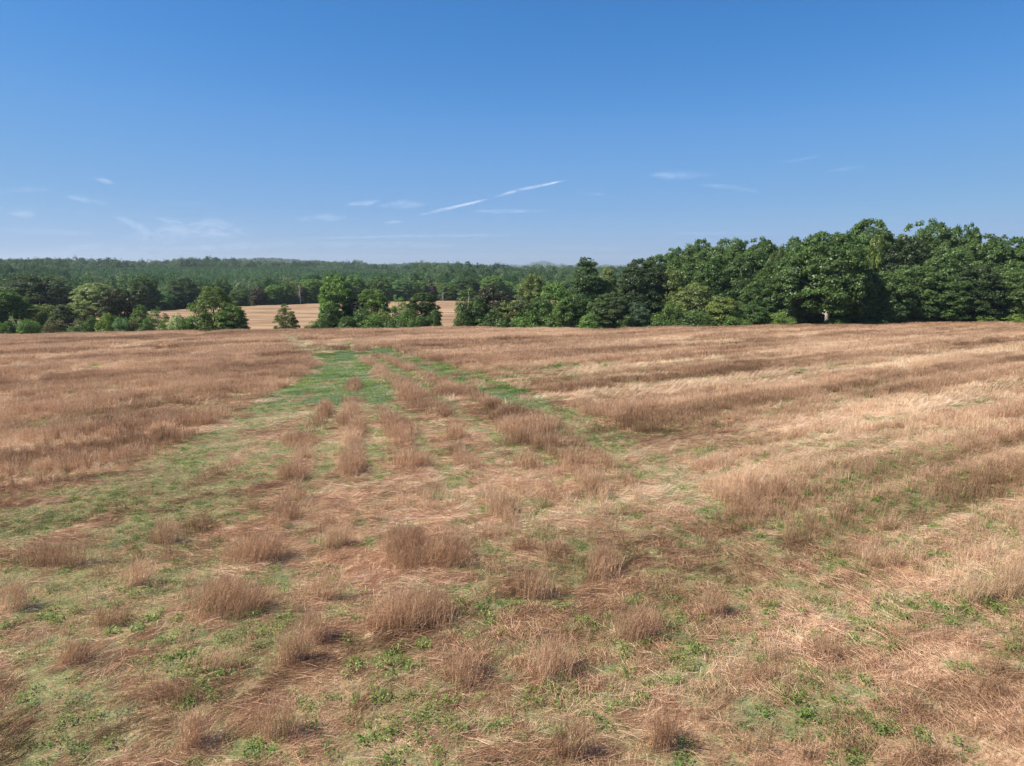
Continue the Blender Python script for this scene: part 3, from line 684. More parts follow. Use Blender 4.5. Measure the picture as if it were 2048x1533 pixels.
def crown_mesh(name, shape, nb, nl, ls, br=(.13, .24), base=.06, seed=0, hh=1.0, m=None):
    """crown in a unit box: height 1, diameter 1; leaf clumps gathered into boughs of uneven size"""
    tt = rng.uniform(0, 1, nb*6); tt = tt[rng.uniform(0, 1, nb*6) < PROFILE[shape](tt)*.85+.15]; t = tt[:nb]; nb = len(t)
    a = (np.arange(nb)*2.39996+rng.uniform(0, .9, nb)) % 6.283
    prof = PROFILE[shape](t)
    lop = 1+.16*np.sin(a*2+rng.uniform(0, 6))+.12*np.sin(a*3+rng.uniform(0, 6)+t*4)
    f = rng.uniform(.25, 1, nb)**.35
    rb = rng.uniform(*br, nb)*(.6+.5*prof)
    rr = np.clip(prof*.5*lop*f-rb*.35, 0, 1)
    cz = (base+t*(1-base)*.97)*hh
    Cn = np.stack([rr*np.cos(a), rr*np.sin(a), np.clip(cz-rb*.5, .02, hh)], 1)
    w = rb**2; w /= w.sum(); who = rng.choice(nb, nl, p=w)
    d = unit(rng.normal(0, 1, (nl, 3))); d[:, 2] = np.where(d[:, 2] < -.2, -d[:, 2]*.6, d[:, 2])
    d = unit(d+.35*np.stack([np.cos(a[who]), np.sin(a[who]), np.full(nl, .25)], 1))
    rad = rb[who]*rng.uniform(.55, 1.12, nl)
    lump = 1+.25*(vnoise(d[:, 0]*3+who*7.1, d[:, 1]*3+d[:, 2]*2, seed)-.5)
    P = Cn[who]+d*(rad*lump)[:, None]*np.array([1, 1, .95])
    P[:, 2] = np.maximum(P[:, 2], .004)
    Nn = unit(d*1.0+rng.normal(0, .55, (nl, 3))+np.array([0, 0, .12]))
    v = np.clip(rng.uniform(0, 1, nb)[who]*.55+rng.uniform(0, .45, nl), 0, 1)
    V, Q_, vv = quads(P, Nn, ls, v)
    q = np.percentile(np.hypot(P[:, 0], P[:, 1]), 96); V[:, :2] *= .5/q; V[:, 2] /= np.percentile(P[:, 2], 99)
    Cn = Cn*np.array([.5/q, .5/q, 1/hh])
    return mesh_np(name, V, Q_, {'v': vv}, m or M_leaf), Cn
def tube(path, rad, sides=7):
    path = np.asarray(path, float); V = []; Q_ = []
    for i, p in enumerate(path):
        d = path[min(i+1, len(path)-1)]-path[max(i-1, 0)]; d /= np.linalg.norm(d)+1e-9
        u_ = np.cross(d, [.3, .9, .1]); u_ /= np.linalg.norm(u_); w_ = np.cross(d, u_)
        for k in range(sides):
            a = 6.28318*k/sides; V.append(p+(u_*math.cos(a)+w_*math.sin(a))*rad[i])
    for i in range(len(path)-1):
        for k in range(sides):
            Q_.append([i*sides+k, i*sides+(k+1) % sides, (i+1)*sides+(k+1) % sides, (i+1)*sides+k])
    return np.array(V), np.array(Q_)
def trunk_mesh(name, Cn, m, r0=.022, top=.8, limbs=9):
    parts = []
    k = 6; z = np.linspace(-.03, top, k); wob = np.cumsum(rng.normal(0, .012, (k, 2)), 0)
    path = np.column_stack([wob, z]); path[0, :2] = path[1, :2]
    rad = r0*np.linspace(1.25, .25, k)
    parts.append(tube(path, rad, 8))
    for i in rng.choice(len(Cn), min(limbs, len(Cn)), replace=False):
        e = Cn[i]; s0 = np.clip(e[2]*.6, .08, top*.85)
        p0 = np.array([np.interp(s0, z, path[:, 0]), np.interp(s0, z, path[:, 1]), s0])
        mid = (p0+e)/2+np.array([0, 0, .02])
        parts.append(tube([p0, mid, e], [r0*.42, r0*.26, r0*.08], 5))
    V = []; Q_ = []; o = 0
    for v, q in parts: V.append(v); Q_.append(q+o); o += len(v)
    return mesh_np(name, np.concatenate(V), np.concatenate(Q_), {}, m, True)
KIND = {}
def kind(key, nvar, bark, shape, nb, nl, ls, **kw):
    r0 = kw.pop('r0', .02); top = kw.pop('top', .8); limbs = kw.pop('limbs', 9)
    vs = []
    for i in range(nvar):
        cm, Cn = crown_mesh('crown', shape, nb, nl, ls, seed=i, **kw)
        vs.append((cm, trunk_mesh('trunk', Cn, bark, r0, top, limbs)))
    KIND[key] = vs
kind('oak', 6, M_bark, 'broad', 330, 38000, .038, br=(.055, .125), base=.0, hh=1.6)
kind('round', 4, M_bark, 'round', 170, 16000, .048, br=(.07, .15), base=.0, hh=1.3)
kind('cone', 3, M_bark, 'cone', 150, 16000, .046, br=(.08, .16), base=.02, hh=1.8)
kind('egg', 3, M_bark, 'egg', 100, 11000, .036, br=(.07, .15), base=.0, hh=1.1)
kind('bush', 4, M_bark, 'bush', 40, 4200, .062, br=(.13, .27), base=.0, hh=.85, r0=.03, top=.5, limbs=5)
kind('sparse', 2, M_palebark, 'flat', 34, 3600, .05, br=(.10, .22), base=.22, hh=1.5, r0=.028, top=.9, limbs=16)
kind('hightrunk', 1, M_palebark, 'broad', 280, 32000, .038, br=(.055, .125), base=.17, hh=1.4, r0=.026)
NAMES = {'oak': 'broadleaf_tree', 'round': 'broadleaf_tree', 'cone': 'conical_tree', 'egg': 'cedar_tree', 'bush': 'bush', 'sparse': 'sparse_tree', 'hightrunk': 'broadleaf_tree'}
cnt = {}
def tree(key, px, pt, pw, Yd, colr, label, cat='tree', group=None, pb=None):
    """px centre, pt top pixel, pw crown width in photo pixels, at forward distance Yd"""
    b = at(px, 640, Yd); zg = float(ground(b.x, Yd)); T = at(px, pt, Yd)
    H = max(T.z-zg, .5); dep = Yd*cp-(zg-CAMH)*sp; W = pw/F*dep
    i = cnt.get(key, 0); cnt[key] = i+1
    cm, tm = KIND[key][i % len(KIND[key])]
    r = link(NAMES[key], None); r.location = (b.x, Yd, zg-.05); r.rotation_euler = (0, 0, random.uniform(0, 6.28))
    tk = link('trunk', tm, r); cr = link('crown', cm, r)
    sx = W*1.12; sc = Vector((sx, sx, H)); cr.scale = sc; tk.scale = sc
    cr.color = (*colr, 1)
    tag(r, label, cat, group); return r
random.seed(3)
DK = (.040, .068, .024); DK2 = (.047, .076, .030); MID = (.062, .105, .034); OLV = (.078, .098, .040); PALE = (.10, .125, .068); LIME = (.072, .105, .032)
YEL = (.082, .105, .034); BRT = (.054, .088, .028); BRN = (.062, .060, .036); SIL = (.13, .16, .10); BLU = (.055, .10, .05); CED = (.052, .072, .026)
for _n in 'DK DK2 MID OLV PALE LIME YEL BRT BRN SIL BLU CED'.split():
    _c = globals()[_n]; globals()[_n] = (_c[0]*2.5, _c[1]*2.35, _c[2]*1.9)
HG = 'hedgerow trees left of the field crest'
for a in [
 ('oak', 5, 582, 80, 128, DK, 'dark broadleaf tree at the far left edge of the hedgerow'),
 ('bush', 28, 636, 26, 124, SIL, 'small silvery bush beside the dark tree at the far left'),
 ('oak', 78, 553, 98, 180, (.085, .11, .055), 'large grey-green tree behind the left hedgerow'),
 ('round', 84, 611, 56, 136, OLV, 'low round dark olive tree in front of the large grey-green tree'),
 ('cone', 128, 611, 52, 127, (.105, .135, .06), 'pale green pointed tree in the left hedgerow'),
 ('oak', 193, 569, 76, 150, PALE, 'pale cream-green blossoming tree in the left hedgerow'),
 ('bush', 213, 629, 42, 122, LIME, 'pale lime bush under the cream-green tree'),
 ('round', 240, 580, 56, 146, (.075, .078, .04), 'brownish olive tree right of the cream-green tree'),
 ('bush', 243, 636, 32, 121, BLU, 'bluish green bush right of the pale lime bush'),
 ('cone', 281, 613, 40, 128, BRT, 'bright green young tree in the left hedgerow'),
 ('sparse', 316, 616, 34, 126, DK2, 'dark sparse little tree with gaps in the left hedgerow'),
 ('bush', 354, 630, 30, 120, SIL, 'silvery grey bush left of the big spreading cedar'),
 ('egg', 430, 577, 86, 122, CED, 'big dark spreading cedar near the right end of the left hedgerow'),
 ('bush', 392, 612, 48, 121, MID, 'green bush against the left side of the big cedar'),
 ('round', 465, 612, 54, 120, BRT, 'bright green bushy tree at the right end of the left hedgerow'),
 ('bush', 480, 640, 30, 119, DK, 'dark low bush at the very right end of the left hedgerow'),
]: tree(a[0], a[1], a[2], a[3]*1.15, *a[4:], 'bush' if a[0] == 'bush' else 'tree', HG)
for k in range(6):
    tree('oak' if k % 2 else 'round', -45-k*62, 575+12*(k % 3), 84, 126+3*(k % 3), (DK2, OLV, MID)[k % 3], 'hedgerow tree beyond the left edge of the view', 'tree', 'hedgerow beyond the left edge')
for px, pt, pw, c_, lab in [
 (58, 640, 40, MID, 'low green bush right of the small silvery bush'), (100, 645, 34, BRN, 'low brownish bush left of the pale pointed tree'),
 (160, 640, 40, DK2, 'dark bush right of the pale pointed tree'), (182, 636, 36, DK, 'dark green bush under the left side of the cream-green tree'),
 (262, 642, 30, BRN, 'reddish brown bush right of the bluish bush'), (293, 640, 34, DK2, 'dark bush under the bright young tree'),
 (330, 640, 26, MID, 'small green bush left of the silvery grey bush'), (10, 645, 44, DK, 'dark bush at the foot of the far left tree'),
 (372, 640, 30, BRT, 'small bright bush between the silvery bush and the big cedar'), (415, 636, 36, DK, 'dark bush at the foot of the big cedar')]:
    tree('bush', px, pt, pw, 119+random.uniform(0, 4), c_, lab, 'bush', HG)
tree('egg', 572, 610, 42, 117.5, CED, 'lone egg-shaped dark cedar standing by itself on the crest', 'tree')
tree('bush', 624, 644, 34, 118, OLV, 'low twiggy bush left of the middle clump of trees', 'bush')
MG = 'middle clump of trees on the field crest'
for a in [
 ('oak', 672, 556, 62, 122, MID, 'tallest dark green tree at the left of the middle clump'),
 ('bush', 660, 612, 44, 119, DK, 'dark bushy growth at the foot of the tallest middle tree'),
 ('round', 706, 600, 36, 121, (.07, .085, .045), 'grey-green slim tree second from left in the middle clump'),
 ('oak', 745, 581, 62, 123, BRT, 'broad green tree in the centre of the middle clump'),
 ('bush', 728, 618, 40, 119, DK2, 'dark undergrowth below the grey-green slim tree'),
 ('bush', 768, 622, 40, 119, OLV, 'olive undergrowth right of the broad middle tree'),
 ('sparse', 800, 596, 34, 122, MID, 'thin tree with visible stem in the middle clump'),
 ('oak', 846, 588, 64, 123, (.075, .11, .035), 'broad olive-green tree at the right end of the middle clump'),
 ('bush', 812, 620, 36, 119, MID, 'green bush under the thin tree'),
 ('bush', 866, 622, 34, 119, DK2, 'dark bush at the right end of the middle clump'),
]: tree(a[0], a[1], a[2], a[3]*1.15, *a[4:], 'bush' if a[0] == 'bush' else 'tree', MG)
for px, pt, pw, c_, lab in [(694, 634, 40, DK, 'low dark bush between the tallest tree and the slim tree of the middle clump'), (748, 630, 50, MID, 'low green bush at the foot of the broad middle tree'),
 (788, 632, 40, DK2, 'low dark bush left under the thin tree'), (838, 632, 50, DK, 'low dark bush under the broad olive-green tree'), (642, 636, 30, DK2, 'low bush at the left end of the middle clump')]:
    tree('bush', px, pt, pw, 117.5, c_, lab, 'bush', MG)
CG = 'trees between the field gap and the big wood'
for a in [
 ('sparse', 936, 574, 52, 120, DK2, 'sparse pine-like tree with pale trunk at the right of the field gap'),
 ('bush', 928, 612, 34, 118, DK, 'dark bush at the foot of the pale-trunked sparse tree'),
 ('round', 985, 576, 56, 122, (.085, .082, .052), 'brownish grey tree right of the sparse tree'),
 ('bush', 985, 620, 50, 118, DK2, 'dark bush under the brownish grey tree'),
 ('oak', 1066, 554, 50, 130, OLV, 'tall olive tree right of the brownish grey tree'),
 ('sparse', 1040, 592, 50, 120, (.10, .13, .065), 'thin pale shrubby tree showing the field through it'),
 ('bush', 1050, 622, 56, 118, MID, 'green bush under the thin pale shrubby tree'),
 ('round', 1108, 570, 54, 124, MID, 'mid green rounded tree left of the tall pointed tree'),
 ('bush', 1105, 625, 46, 118, BRT, 'bright bush at the foot of the mid green rounded tree'),
 ('cone', 1171, 523, 68, 126, (.068, .115, .036), 'tall pointed green tree rising to the skyline'),
 ('round', 1150, 592, 54, 121, DK, 'dark round tree in front of the tall pointed tree'),
 ('cone', 1214, 540, 50, 128, OLV, 'pointed olive tree right of the tall pointed tree'),
 ('oak', 1222, 588, 62, 120, (.10, .14, .055), 'pale green tree below the pointed olive tree'),
 ('bush', 1180, 628, 46, 118, MID, 'green bush left of the pale green tree'),
 ('round', 1274, 606, 46, 119, (.085, .135, .07), 'bluish light green young tree at the left foot of the wood'),
 ('round', 958, 600, 44, 120, DK2, 'small dark round tree between the sparse tree and the brownish grey one'),
 ('round', 1018, 604, 46, 120, OLV, 'small olive tree left of the thin pale shrubby tree'),
 ('round', 1080, 596, 44, 120, DK2, 'small dark tree in front of the tall olive tree'),
 ('round', 1130, 600, 44, 120, MID, 'small green tree left of the dark round tree'),
 ('round', 1196, 600, 40, 120, DK2, 'small dark tree under the two pointed trees'),
 ('bush', 1246, 626, 36, 118, DK, 'dark hollow bush between pale green and bluish young trees'),
]: tree(a[0], a[1], a[2], a[3]*1.18, *a[4:], 'bush' if a[0] == 'bush' else 'tree', CG)
WG = 'trees of the big wood on the right'
for a in [
 ('oak', 1288, 524, 88, 136, (.058, .082, .034), 'brownish green broad tree at the left shoulder of the wood'),
 ('round', 1341, 545, 54, 132, OLV, 'light olive round tree next to the left shoulder of the wood'),
 ('bush', 1343, 607, 46, 119, BRT, 'bright green bushy tree at the left front of the wood'),
 ('bush', 1313, 628, 50, 118, BRT, 'low bright green bush in front of the left shoulder'),
 ('cone', 1431, 522, 68, 130, (.070, .125, .034), 'fresh green pointed tree in the left half of the wood'),
 ('round', 1385, 570, 70, 125, OLV, 'wide olive tree in front, left of the fresh green pointed tree'),
 ('round', 1446, 596, 66, 120, YEL, 'yellow-green spreading tree at the foot of the pointed tree'),
 ('bush', 1390, 622, 66, 118, DK2, 'wide dark olive bush left of the yellow-green tree'),
 ('bush', 1465, 630, 60, 117.5, BRT, 'bright bush in front of the yellow-green tree'),
 ('cone', 1490, 531, 56, 129, (.075, .12, .038), 'light green pointed tree right of the fresh green one'),
 ('oak', 1520, 560, 54, 124, DK, 'dark tree right of the light green pointed tree'),
 ('round', 1505, 610, 46, 119, DK, 'dark shaded small tree right of the yellow-green tree'),
 ('round', 1572, 548, 62, 122, DK2, 'dark mid-height tree left of the bare trunk'),
 ('round', 1546, 508, 46, 138, (.11, .14, .04), 'olive-yellow crown between dark trees in the wood'),
 ('bush', 1560, 627, 56, 117.5, LIME, 'lime green bush standing before the dark trees'),
 ('hightrunk', 1654, 470, 118, 119, DK, 'great dark tree with bare pale trunk visible at its foot'),
 ('oak', 1596, 500, 80, 126, DK, 'dark full tree left of the great dark tree'),
 ('oak', 1728, 446, 84, 145, DK2, 'highest crown of the wood rising above the skyline'),
 ('round', 1743, 477, 46, 131, YEL, 'yellow-green crown below the highest crown'),
 ('oak', 1724, 545, 64, 119.5, DK, 'dark front tree right of the bare trunk'),
 ('round', 1766, 548, 72, 118.5, DK2, 'front tree with light leaves below the yellow-green crown'),
 ('oak', 1800, 482, 90, 132, (.062, .082, .034), 'brown-tinged dark tree right of the yellow-green crown'),
 ('oak', 1838, 452, 84, 140, DK2, 'second highest crown at the right part of the wood'),
 ('oak', 1822, 535, 84, 121, DK2, 'large front tree right of the light-leaved one'),
 ('oak', 1884, 500, 84, 126, DK2, 'dense dark tree beside the large front tree'),
 ('round', 1912, 458, 56, 138, DK, 'round crown on the skyline near the right end'),
 ('oak', 1888, 556, 74, 120, DK, 'low dark front tree before the dense dark tree'),
 ('oak', 1952, 478, 80, 133, DK2, 'tree with uneven top sloping down towards the right edge'),
 ('oak', 1945, 536, 84, 121, (.066, .095, .034), 'olive-lit front tree near the right edge'),
 ('oak', 2000, 482, 80, 131, DK, 'skyline tree second from the right edge'),
 ('oak', 2010, 540, 84, 121, DK2, 'front tree close to the right edge'),
 ('oak', 2052, 490, 80, 128, DK2, 'dark tree cut by the right edge of the view'),
 ('oak', 1660, 500, 70, 132, DK2, 'dark shoulder of foliage right behind the great dark tree'),
 ('oak', 1396, 488, 62, 152, DK2, 'left skyline crown of the wood above the pointed tree'),
 ('oak', 1452, 485, 76, 150, DK2, 'wide skyline crown behind the two pointed trees'),
 ('oak', 1510, 485, 66, 148, DK, 'skyline crown left of the small separate crown'),
 ('round', 1576, 482, 56, 150, DK, 'small separate round crown on the skyline'),
 ('oak', 1350, 502, 60, 154, DK, 'skyline crown stepping down towards the left'),
 ('oak', 1312, 516, 56, 150, DK2, 'lowest skyline crown at the left end of the wood'),
 ('oak', 1400, 530, 66, 138, DK, 'dark tree behind the wide olive tree'),
 ('oak', 1465, 520, 70, 140, DK2, 'dark tree between the two pointed trees'),
 ('oak', 1540, 530, 64, 134, DK, 'dark tree below the olive-yellow crown'),
 ('bush', 1675, 636, 50, 117.5, MID, 'low green shrub right of the bare trunk'),
 ('bush', 1740, 638, 44, 117.5, OLV, 'low olive shrub at the foot of the light-leaved tree'),
 ('bush', 1840, 635, 50, 118, DK, 'low dark shrub below the large front tree'),
 ('bush', 1965, 630, 56, 117, LIME, 'lime shrub at the wood foot near the right edge'),
 ('bush', 2020, 627, 64, 117, LIME, 'wide lime shrub at the wood foot cut near the right edge'),
]: tree(a[0], a[1], a[2], a[3]*(1.3 if a[0] == 'oak' else 1.12), *a[4:], 'bush' if a[0] == 'bush' else 'tree', WG)
# trees deeper in the wood, nothing tells them apart
for row, (Yd, base_top) in enumerate([(144, 6), (158, 0), (174, 4)]):
    for px in range(1310, 2230, 50 if row < 2 else 70):
        p = px+random.uniform(-14, 14)
        top = np.interp(p, [1250, 1320, 1400, 1500, 1600, 1728, 1790, 1840, 1950, 2048, 2300], [540, 522, 500, 496, 494, 470, 490, 474, 490, 502, 520])+base_top+random.uniform(0, 8)
        tree('oak', p, top, 92, Yd+random.uniform(-4, 4), DK if random.random() < .5 else DK2, 'dark green tree hidden deep inside the big wood, only bits of crown showing', 'tree', 'trees deep inside the big wood')
# more of the wood beyond the right edge of the frame, for a camera further left
for k in range(5):
    tree('oak', 2110+k*58, 500+random.uniform(-6, 10), 84, 123+random.uniform(0, 5), DK2, 'dark tree of the wood beyond the right edge of the view', 'tree', 'trees of the wood beyond the right edge')

# far edge of the second field
FG = 'trees along the far edge of the second field'
def fe(px): return float(fedge(px))
for a in [
 ('oak', 150, 590, 46, DK2, 'dark tree at the left end of the second field'),
 ('oak', 290, 556, 58, (.10, .145, .05), 'bright-topped green tree at the far field edge on the left'),
 ('round', 330, 585, 44, BLU, 'blue-green round tree at the far field edge on the left'),
 ('oak', 373, 558, 62, (.085, .12, .055), 'grey-green domed tree at the far field edge'),
 ('round', 412, 575, 40, DK2, 'dark tree behind the big spreading cedar'),
 ('round', 480, 580, 40, DK2, 'dark blue-green tree at the far field edge right of the cedar'),
 ('round', 520, 577, 34, (.11, .085, .055), 'rusty brown tree at the far field edge'),
 ('oak', 550, 572, 40, MID, 'green tree right of the rusty brown one'),
 ('round', 572, 565, 36, DK2, 'dark tree left of the bare dead tree'),
 ('oak', 630, 560, 44, MID, 'green tree right of the bare dead tree'),
 ('oak', 668, 548, 52, DK2, 'tall dark tree behind the left of the middle clump'),
 ('oak', 712, 552, 48, MID, 'far tree seen above the slim grey-green tree'),
 ('round', 760, 556, 46, DK2, 'far dark tree above the broad middle tree'),
 ('oak', 810, 560, 46, BLU, 'far blue-green tree above the right part of the middle clump'),
 ('round', 862, 572, 26, (.12, .085, .08), 'purplish dying tree at the far field edge'),
 ('oak', 895, 568, 44, BRT, 'bright far tree beside the purplish dying one'),
 ('oak', 935, 556, 48, (.08, .12, .045), 'far light green tree above the field gap'),
 ('oak', 985, 554, 50, MID, 'far tree behind the brownish grey tree'),
]: tree(a[0], a[1], a[2], a[3], fe(a[1])+3, a[4], a[5], 'tree', FG)
# the bare dead tree
def dead_tree(px, pt, Yd, label):
    b = at(px, 600, Yd); zg = float(ground(b.x, Yd)); H = at(px, pt, Yd).z-zg
    r = link('dead_tree', None); r.location = (b.x, Yd, zg-.05)
    parts = [tube([(0, 0, 0), (.02, 0, .3), (-.01, 0, .6), (.01, 0, 1)], [.035, .026, .018, .005], 7)]
    bs = []
    for k in range(12):
        s0 = random.uniform(.2, .85); a = random.uniform(0, 6.28); l = random.uniform(.2, .42)*(1.1-s0*.6)
        e = (l*math.cos(a)*.8, l*math.sin(a)*.8, s0+l*.8)
        bs.append(tube([(0, 0, s0), (e[0]*.45, e[1]*.45, s0+l*.28), e], [.014, .009, .003], 5))
    def jj(ps):
        V = []; Q_ = []; o = 0
        for v, q in ps: V.append(v); Q_.append(q+o); o += len(v)
        return np.concatenate(V)*H, np.concatenate(Q_)
    V, Q_ = jj(parts); link('trunk', mesh_np('trunk', V, Q_, {}, M_dead, True), r)
    V, Q_ = jj(bs); link('branches', mesh_np('branches', V, Q_, {}, M_dead, True), r)
    tag(r, label, 'tree', 'dead trees at the far field edge')
dead_tree(600, 568, fe(600)-4, 'pale bare dead tree at the far edge of the second field')
dead_tree(886, 582, fe(886)-3, 'small white dead stem at the far field edge right of the purplish tree')
for px in list(range(-180, 140, 36))+[200, 240, 445, 590, 615, 690, 735, 785, 835, 875, 915, 960, 1010, 1050, 1090, 1140, 1190, 1235, 1290]:
    Yd = fe(px)+random.uniform(6, 16)
    tree(random.choice(['oak', 'round', 'cone']), px, 558+random.uniform(0, 12)+(12 if px < 250 else 0), 44, Yd, random.choice([DK2, MID, MID, BLU, OLV]), 'plain green tree in the unbroken far wood edge', 'tree', 'plain trees in the far wood edge')

# far woods: nobody could count them
lod = []
for i in range(5):
    cm, _ = crown_mesh('far_crown', ['bush', 'round', 'bush', 'broad', 'round'][i], 60, 2600, .06, br=(.10, .20), base=.0, seed=i, m=M_forest, hh=1.1); lod.append(cm)
hard = proto_coll('far_crown', lod)
pl = []
for i in range(3):
    cm, _ = crown_mesh('pine_crown', 'round', 34, 1300, .085, br=(.10, .2), base=.0, seed=i+9, m=M_pine, hh=1.5); pl.append(cm)
pines = proto_coll('pine_crown', pl)
def woodpts(y0, y1, sp_, u0, u1):
    ys = np.arange(y0, y1, sp_); P = []
    for yv in ys:
        xs = np.arange((u0-CX)/F*yv, (u1-CX)/F*yv, sp_)
        P.append(np.stack([xs, np.full(len(xs), yv)], 1))
    P = np.concatenate(P); P += rng.uniform(-.45, .45, P.shape)*sp_
    return P[:, 0], P[:, 1]
def uof(x, y): return proj(x, y, ground(x, y))[0]
def wood_scatter(name, x, y, H, W, coll, label):
    n = len(x); z = ground(x, y)
    scatter(name, np.stack([x, y, z-.3], 1), np.stack([np.zeros(n), np.zeros(n), rng.uniform(0, 6.28, n)], 1),
            np.stack([W, W, H], 1), coll, label, 'woodland'); print(name, n)
# hardwoods near the field edge and on the ridge
x, y = woodpts(170, 560, 7.0, -300, 1420); u = uof(x, y)
dd = y-fedge(u)
plant = (u > 330) & (u < 830) & (dd > 45) | (u > 130) & (u <= 330) & (dd > 150)      # pine plantation area
k = (dd > 12) & ~plant
x1, y1, u1, d1 = x[k], y[k], u[k], dd[k]; n = len(x1)
hcap = np.interp(y1, [170, 250, 330, 420, 560], [8.5, 8.5, 9.5, 10, 12])
H = hcap*rng.uniform(.72, 1.22, n); H *= .75+.6*fbm(x1/30, y1/30, 121, 2); wood_scatter('far_hardwood_trees', x1, y1, H, rng.uniform(6.5, 12, n), hard, 'mixed green hardwood trees massed beyond the second field')
k = plant & (dd > 12); x1, y1 = x[k], y[k]
x2, y2 = woodpts(300, 900, 4.6, -200, 860); u2 = uof(x2, y2); d2 = y2-fedge(u2)
k = ((u2 > 330) & (u2 < 830) & (d2 > 40) & (y2 < 880)) | ((u2 > 130) & (u2 <= 330) & (d2 > 150) & (y2 < 760))
x2, y2 = x2[k], y2[k]; n = len(x2)
H = np.interp(y2, [300, 500, 900], [6.6, 7.5, 8.5])*rng.uniform(.78, 1.18, n)
wood_scatter('pine_plantation', x2, y2, H, rng.uniform(3.2, 5.2, n), pines, 'even young pine plantation filling the valley')
x, y = woodpts(560, 1350, 9.5, -250, 1420); u = uof(x, y)
k = ~(((u > 330) & (u < 830) & (y < 880)) | ((u > 130) & (u <= 330) & (y < 760)))
k &= ~((u > 1085) & (u < 1280) & (y > 740) & (y < 1120))
x, y, u = x[k], y[k], u[k]; n = len(x)
H = np.interp(y, [560, 800, 1350], [11, 12, 13])*rng.uniform(.6, 1.25, n)*(.45+1.15*fbm(x/60, y/60, 77, 3))
wood_scatter('ridge_woods', x, y, H, rng.uniform(9, 17, n), hard, 'dark hardwoods along the low ridge on the horizon')
x, y = woodpts(1350, 3600, 20, -200, 1420); n = len(x)
wood_scatter('distant_woods', x, y, 14*rng.uniform(.7, 1.3, n), rng.uniform(18, 28, n), hard, 'hazy blue-green woods on the far hills')
x, y = woodpts(3600, 8800, 55, -200, 1420); n = len(x)
wood_scatter('hill_woods', x, y, 16*rng.uniform(.7, 1.3, n), rng.uniform(50, 75, n), hard, 'blue wooded hills at the horizon')

# ------------------------------------------------------------------ clouds: thin ice cloud high up, far away
def cloud_mat():
    m, nt, N, L, out = mat('cirrus')
    uv = N.new('ShaderNodeAttribute'); uv.attribute_name = 'edge'
    den = N.new('ShaderNodeAttribute'); den.attribute_name = 'dens'
    st = N.new('ShaderNodeAttribute'); st.attribute_name = 'st'
    n = noise(N, L, 2.2, 8, st.outputs['Vector'], .66)
    a = mth(N, L, 'MULTIPLY', mth(N, L, 'SUBTRACT', n, .36), 3.6, True)
    a = mth(N, L, 'MULTIPLY', a, uv.outputs['Fac']); a = mth(N, L, 'MULTIPLY', a, den.outputs['Fac'], True)
    t = N.new('ShaderNodeBsdfTransparent'); d = N.new('ShaderNodeBsdfTranslucent'); e = N.new('ShaderNodeBsdfDiffuse')
    d.inputs['Color'].default_value = (1, 1, 1, 1); e.inputs['Color'].default_value = (1, 1, 1, 1)
    mx = N.new('ShaderNodeMixShader'); mx.inputs[0].default_value = .3; L.new(d.outputs[0], mx.inputs[1]); L.new(e.outputs[0], mx.inputs[2])
    m2 = N.new('ShaderNodeMixShader'); L.new(a, m2.inputs[0]); L.new(t.outputs[0], m2.inputs[1]); L.new(mx.outputs[0], m2.inputs[2])
    L.new(m2.outputs[0], out.inputs['Surface']); return m
M_cloud = cloud_mat()
def cloud(name, pts, dens, label, cat, ns=(3, 1.0), group=None, ALT=2600.0):
    """pts: centre line with half width, photo pixels; laid out on a level sheet at altitude ALT"""
    P = np.array(pts, float); K = 40; M = 12
    s = np.linspace(0, len(P)-1, K); cx_ = np.interp(s, range(len(P)), P[:, 0]); cy_ = np.interp(s, range(len(P)), P[:, 1]); hw = np.interp(s, range(len(P)), P[:, 2])*(1.0 if name == 'contrail' else 1.7)
    V = []; E = []; Dn = []; ST = []; seed = rng.uniform(0, 90)
    for i in range(K):
        j0, j1 = max(i-1, 0), min(i+1, K-1); dx, dy = cx_[j1]-cx_[j0], cy_[j1]-cy_[j0]; l = math.hypot(dx, dy)+1e-9
        for j in range(M+1):
            q = 2*j/M-1; px = cx_[i]-dy/l*q*hw[i]; py = cy_[i]+dx/l*q*hw[i]
            a_ = (px-CX)/F; b_ = (CY-min(py, 520))/F; d = Vector((a_, cp+b_*sp, -sp+b_*cp)); k_ = (ALT-CAMH)/d.z
            V.append((d.x*k_, d.y*k_, ALT)); e = (1-q*q)**2.2
            t = i/(K-1); E.append(e*min(1, t*5)*min(1, (1-t)*5)); Dn.append(dens*.5)
            ST.append((seed+(px)/90*ns[0], seed+(py)/22*ns[1], seed))
    Q_ = [[i*(M+1)+j, i*(M+1)+j+1, (i+1)*(M+1)+j+1, (i+1)*(M+1)+j] for i in range(K-1) for j in range(M)]
    me = mesh_np(name, V, Q_, {'edge': E, 'dens': Dn}, M_cloud)
    a = me.attributes.new('st', 'FLOAT_VECTOR', 'POINT'); a.data.foreach_set('vector', np.array(ST, np.float32).ravel())
    tag(link(name, me), label, cat, group)
cloud('contrail', [(830, 433, 2), (880, 421, 5), (925, 411, 4), (978, 398, 3)], .85, 'white contrail streak, the lower left piece near the middle', 'contrail', (.8, .5))
cloud('contrail', [(984, 396, 3), (1035, 381, 5), (1085, 371, 4), (1140, 359, 2)], .85, 'white contrail streak, the upper right piece near the middle', 'contrail', (.8, .5))
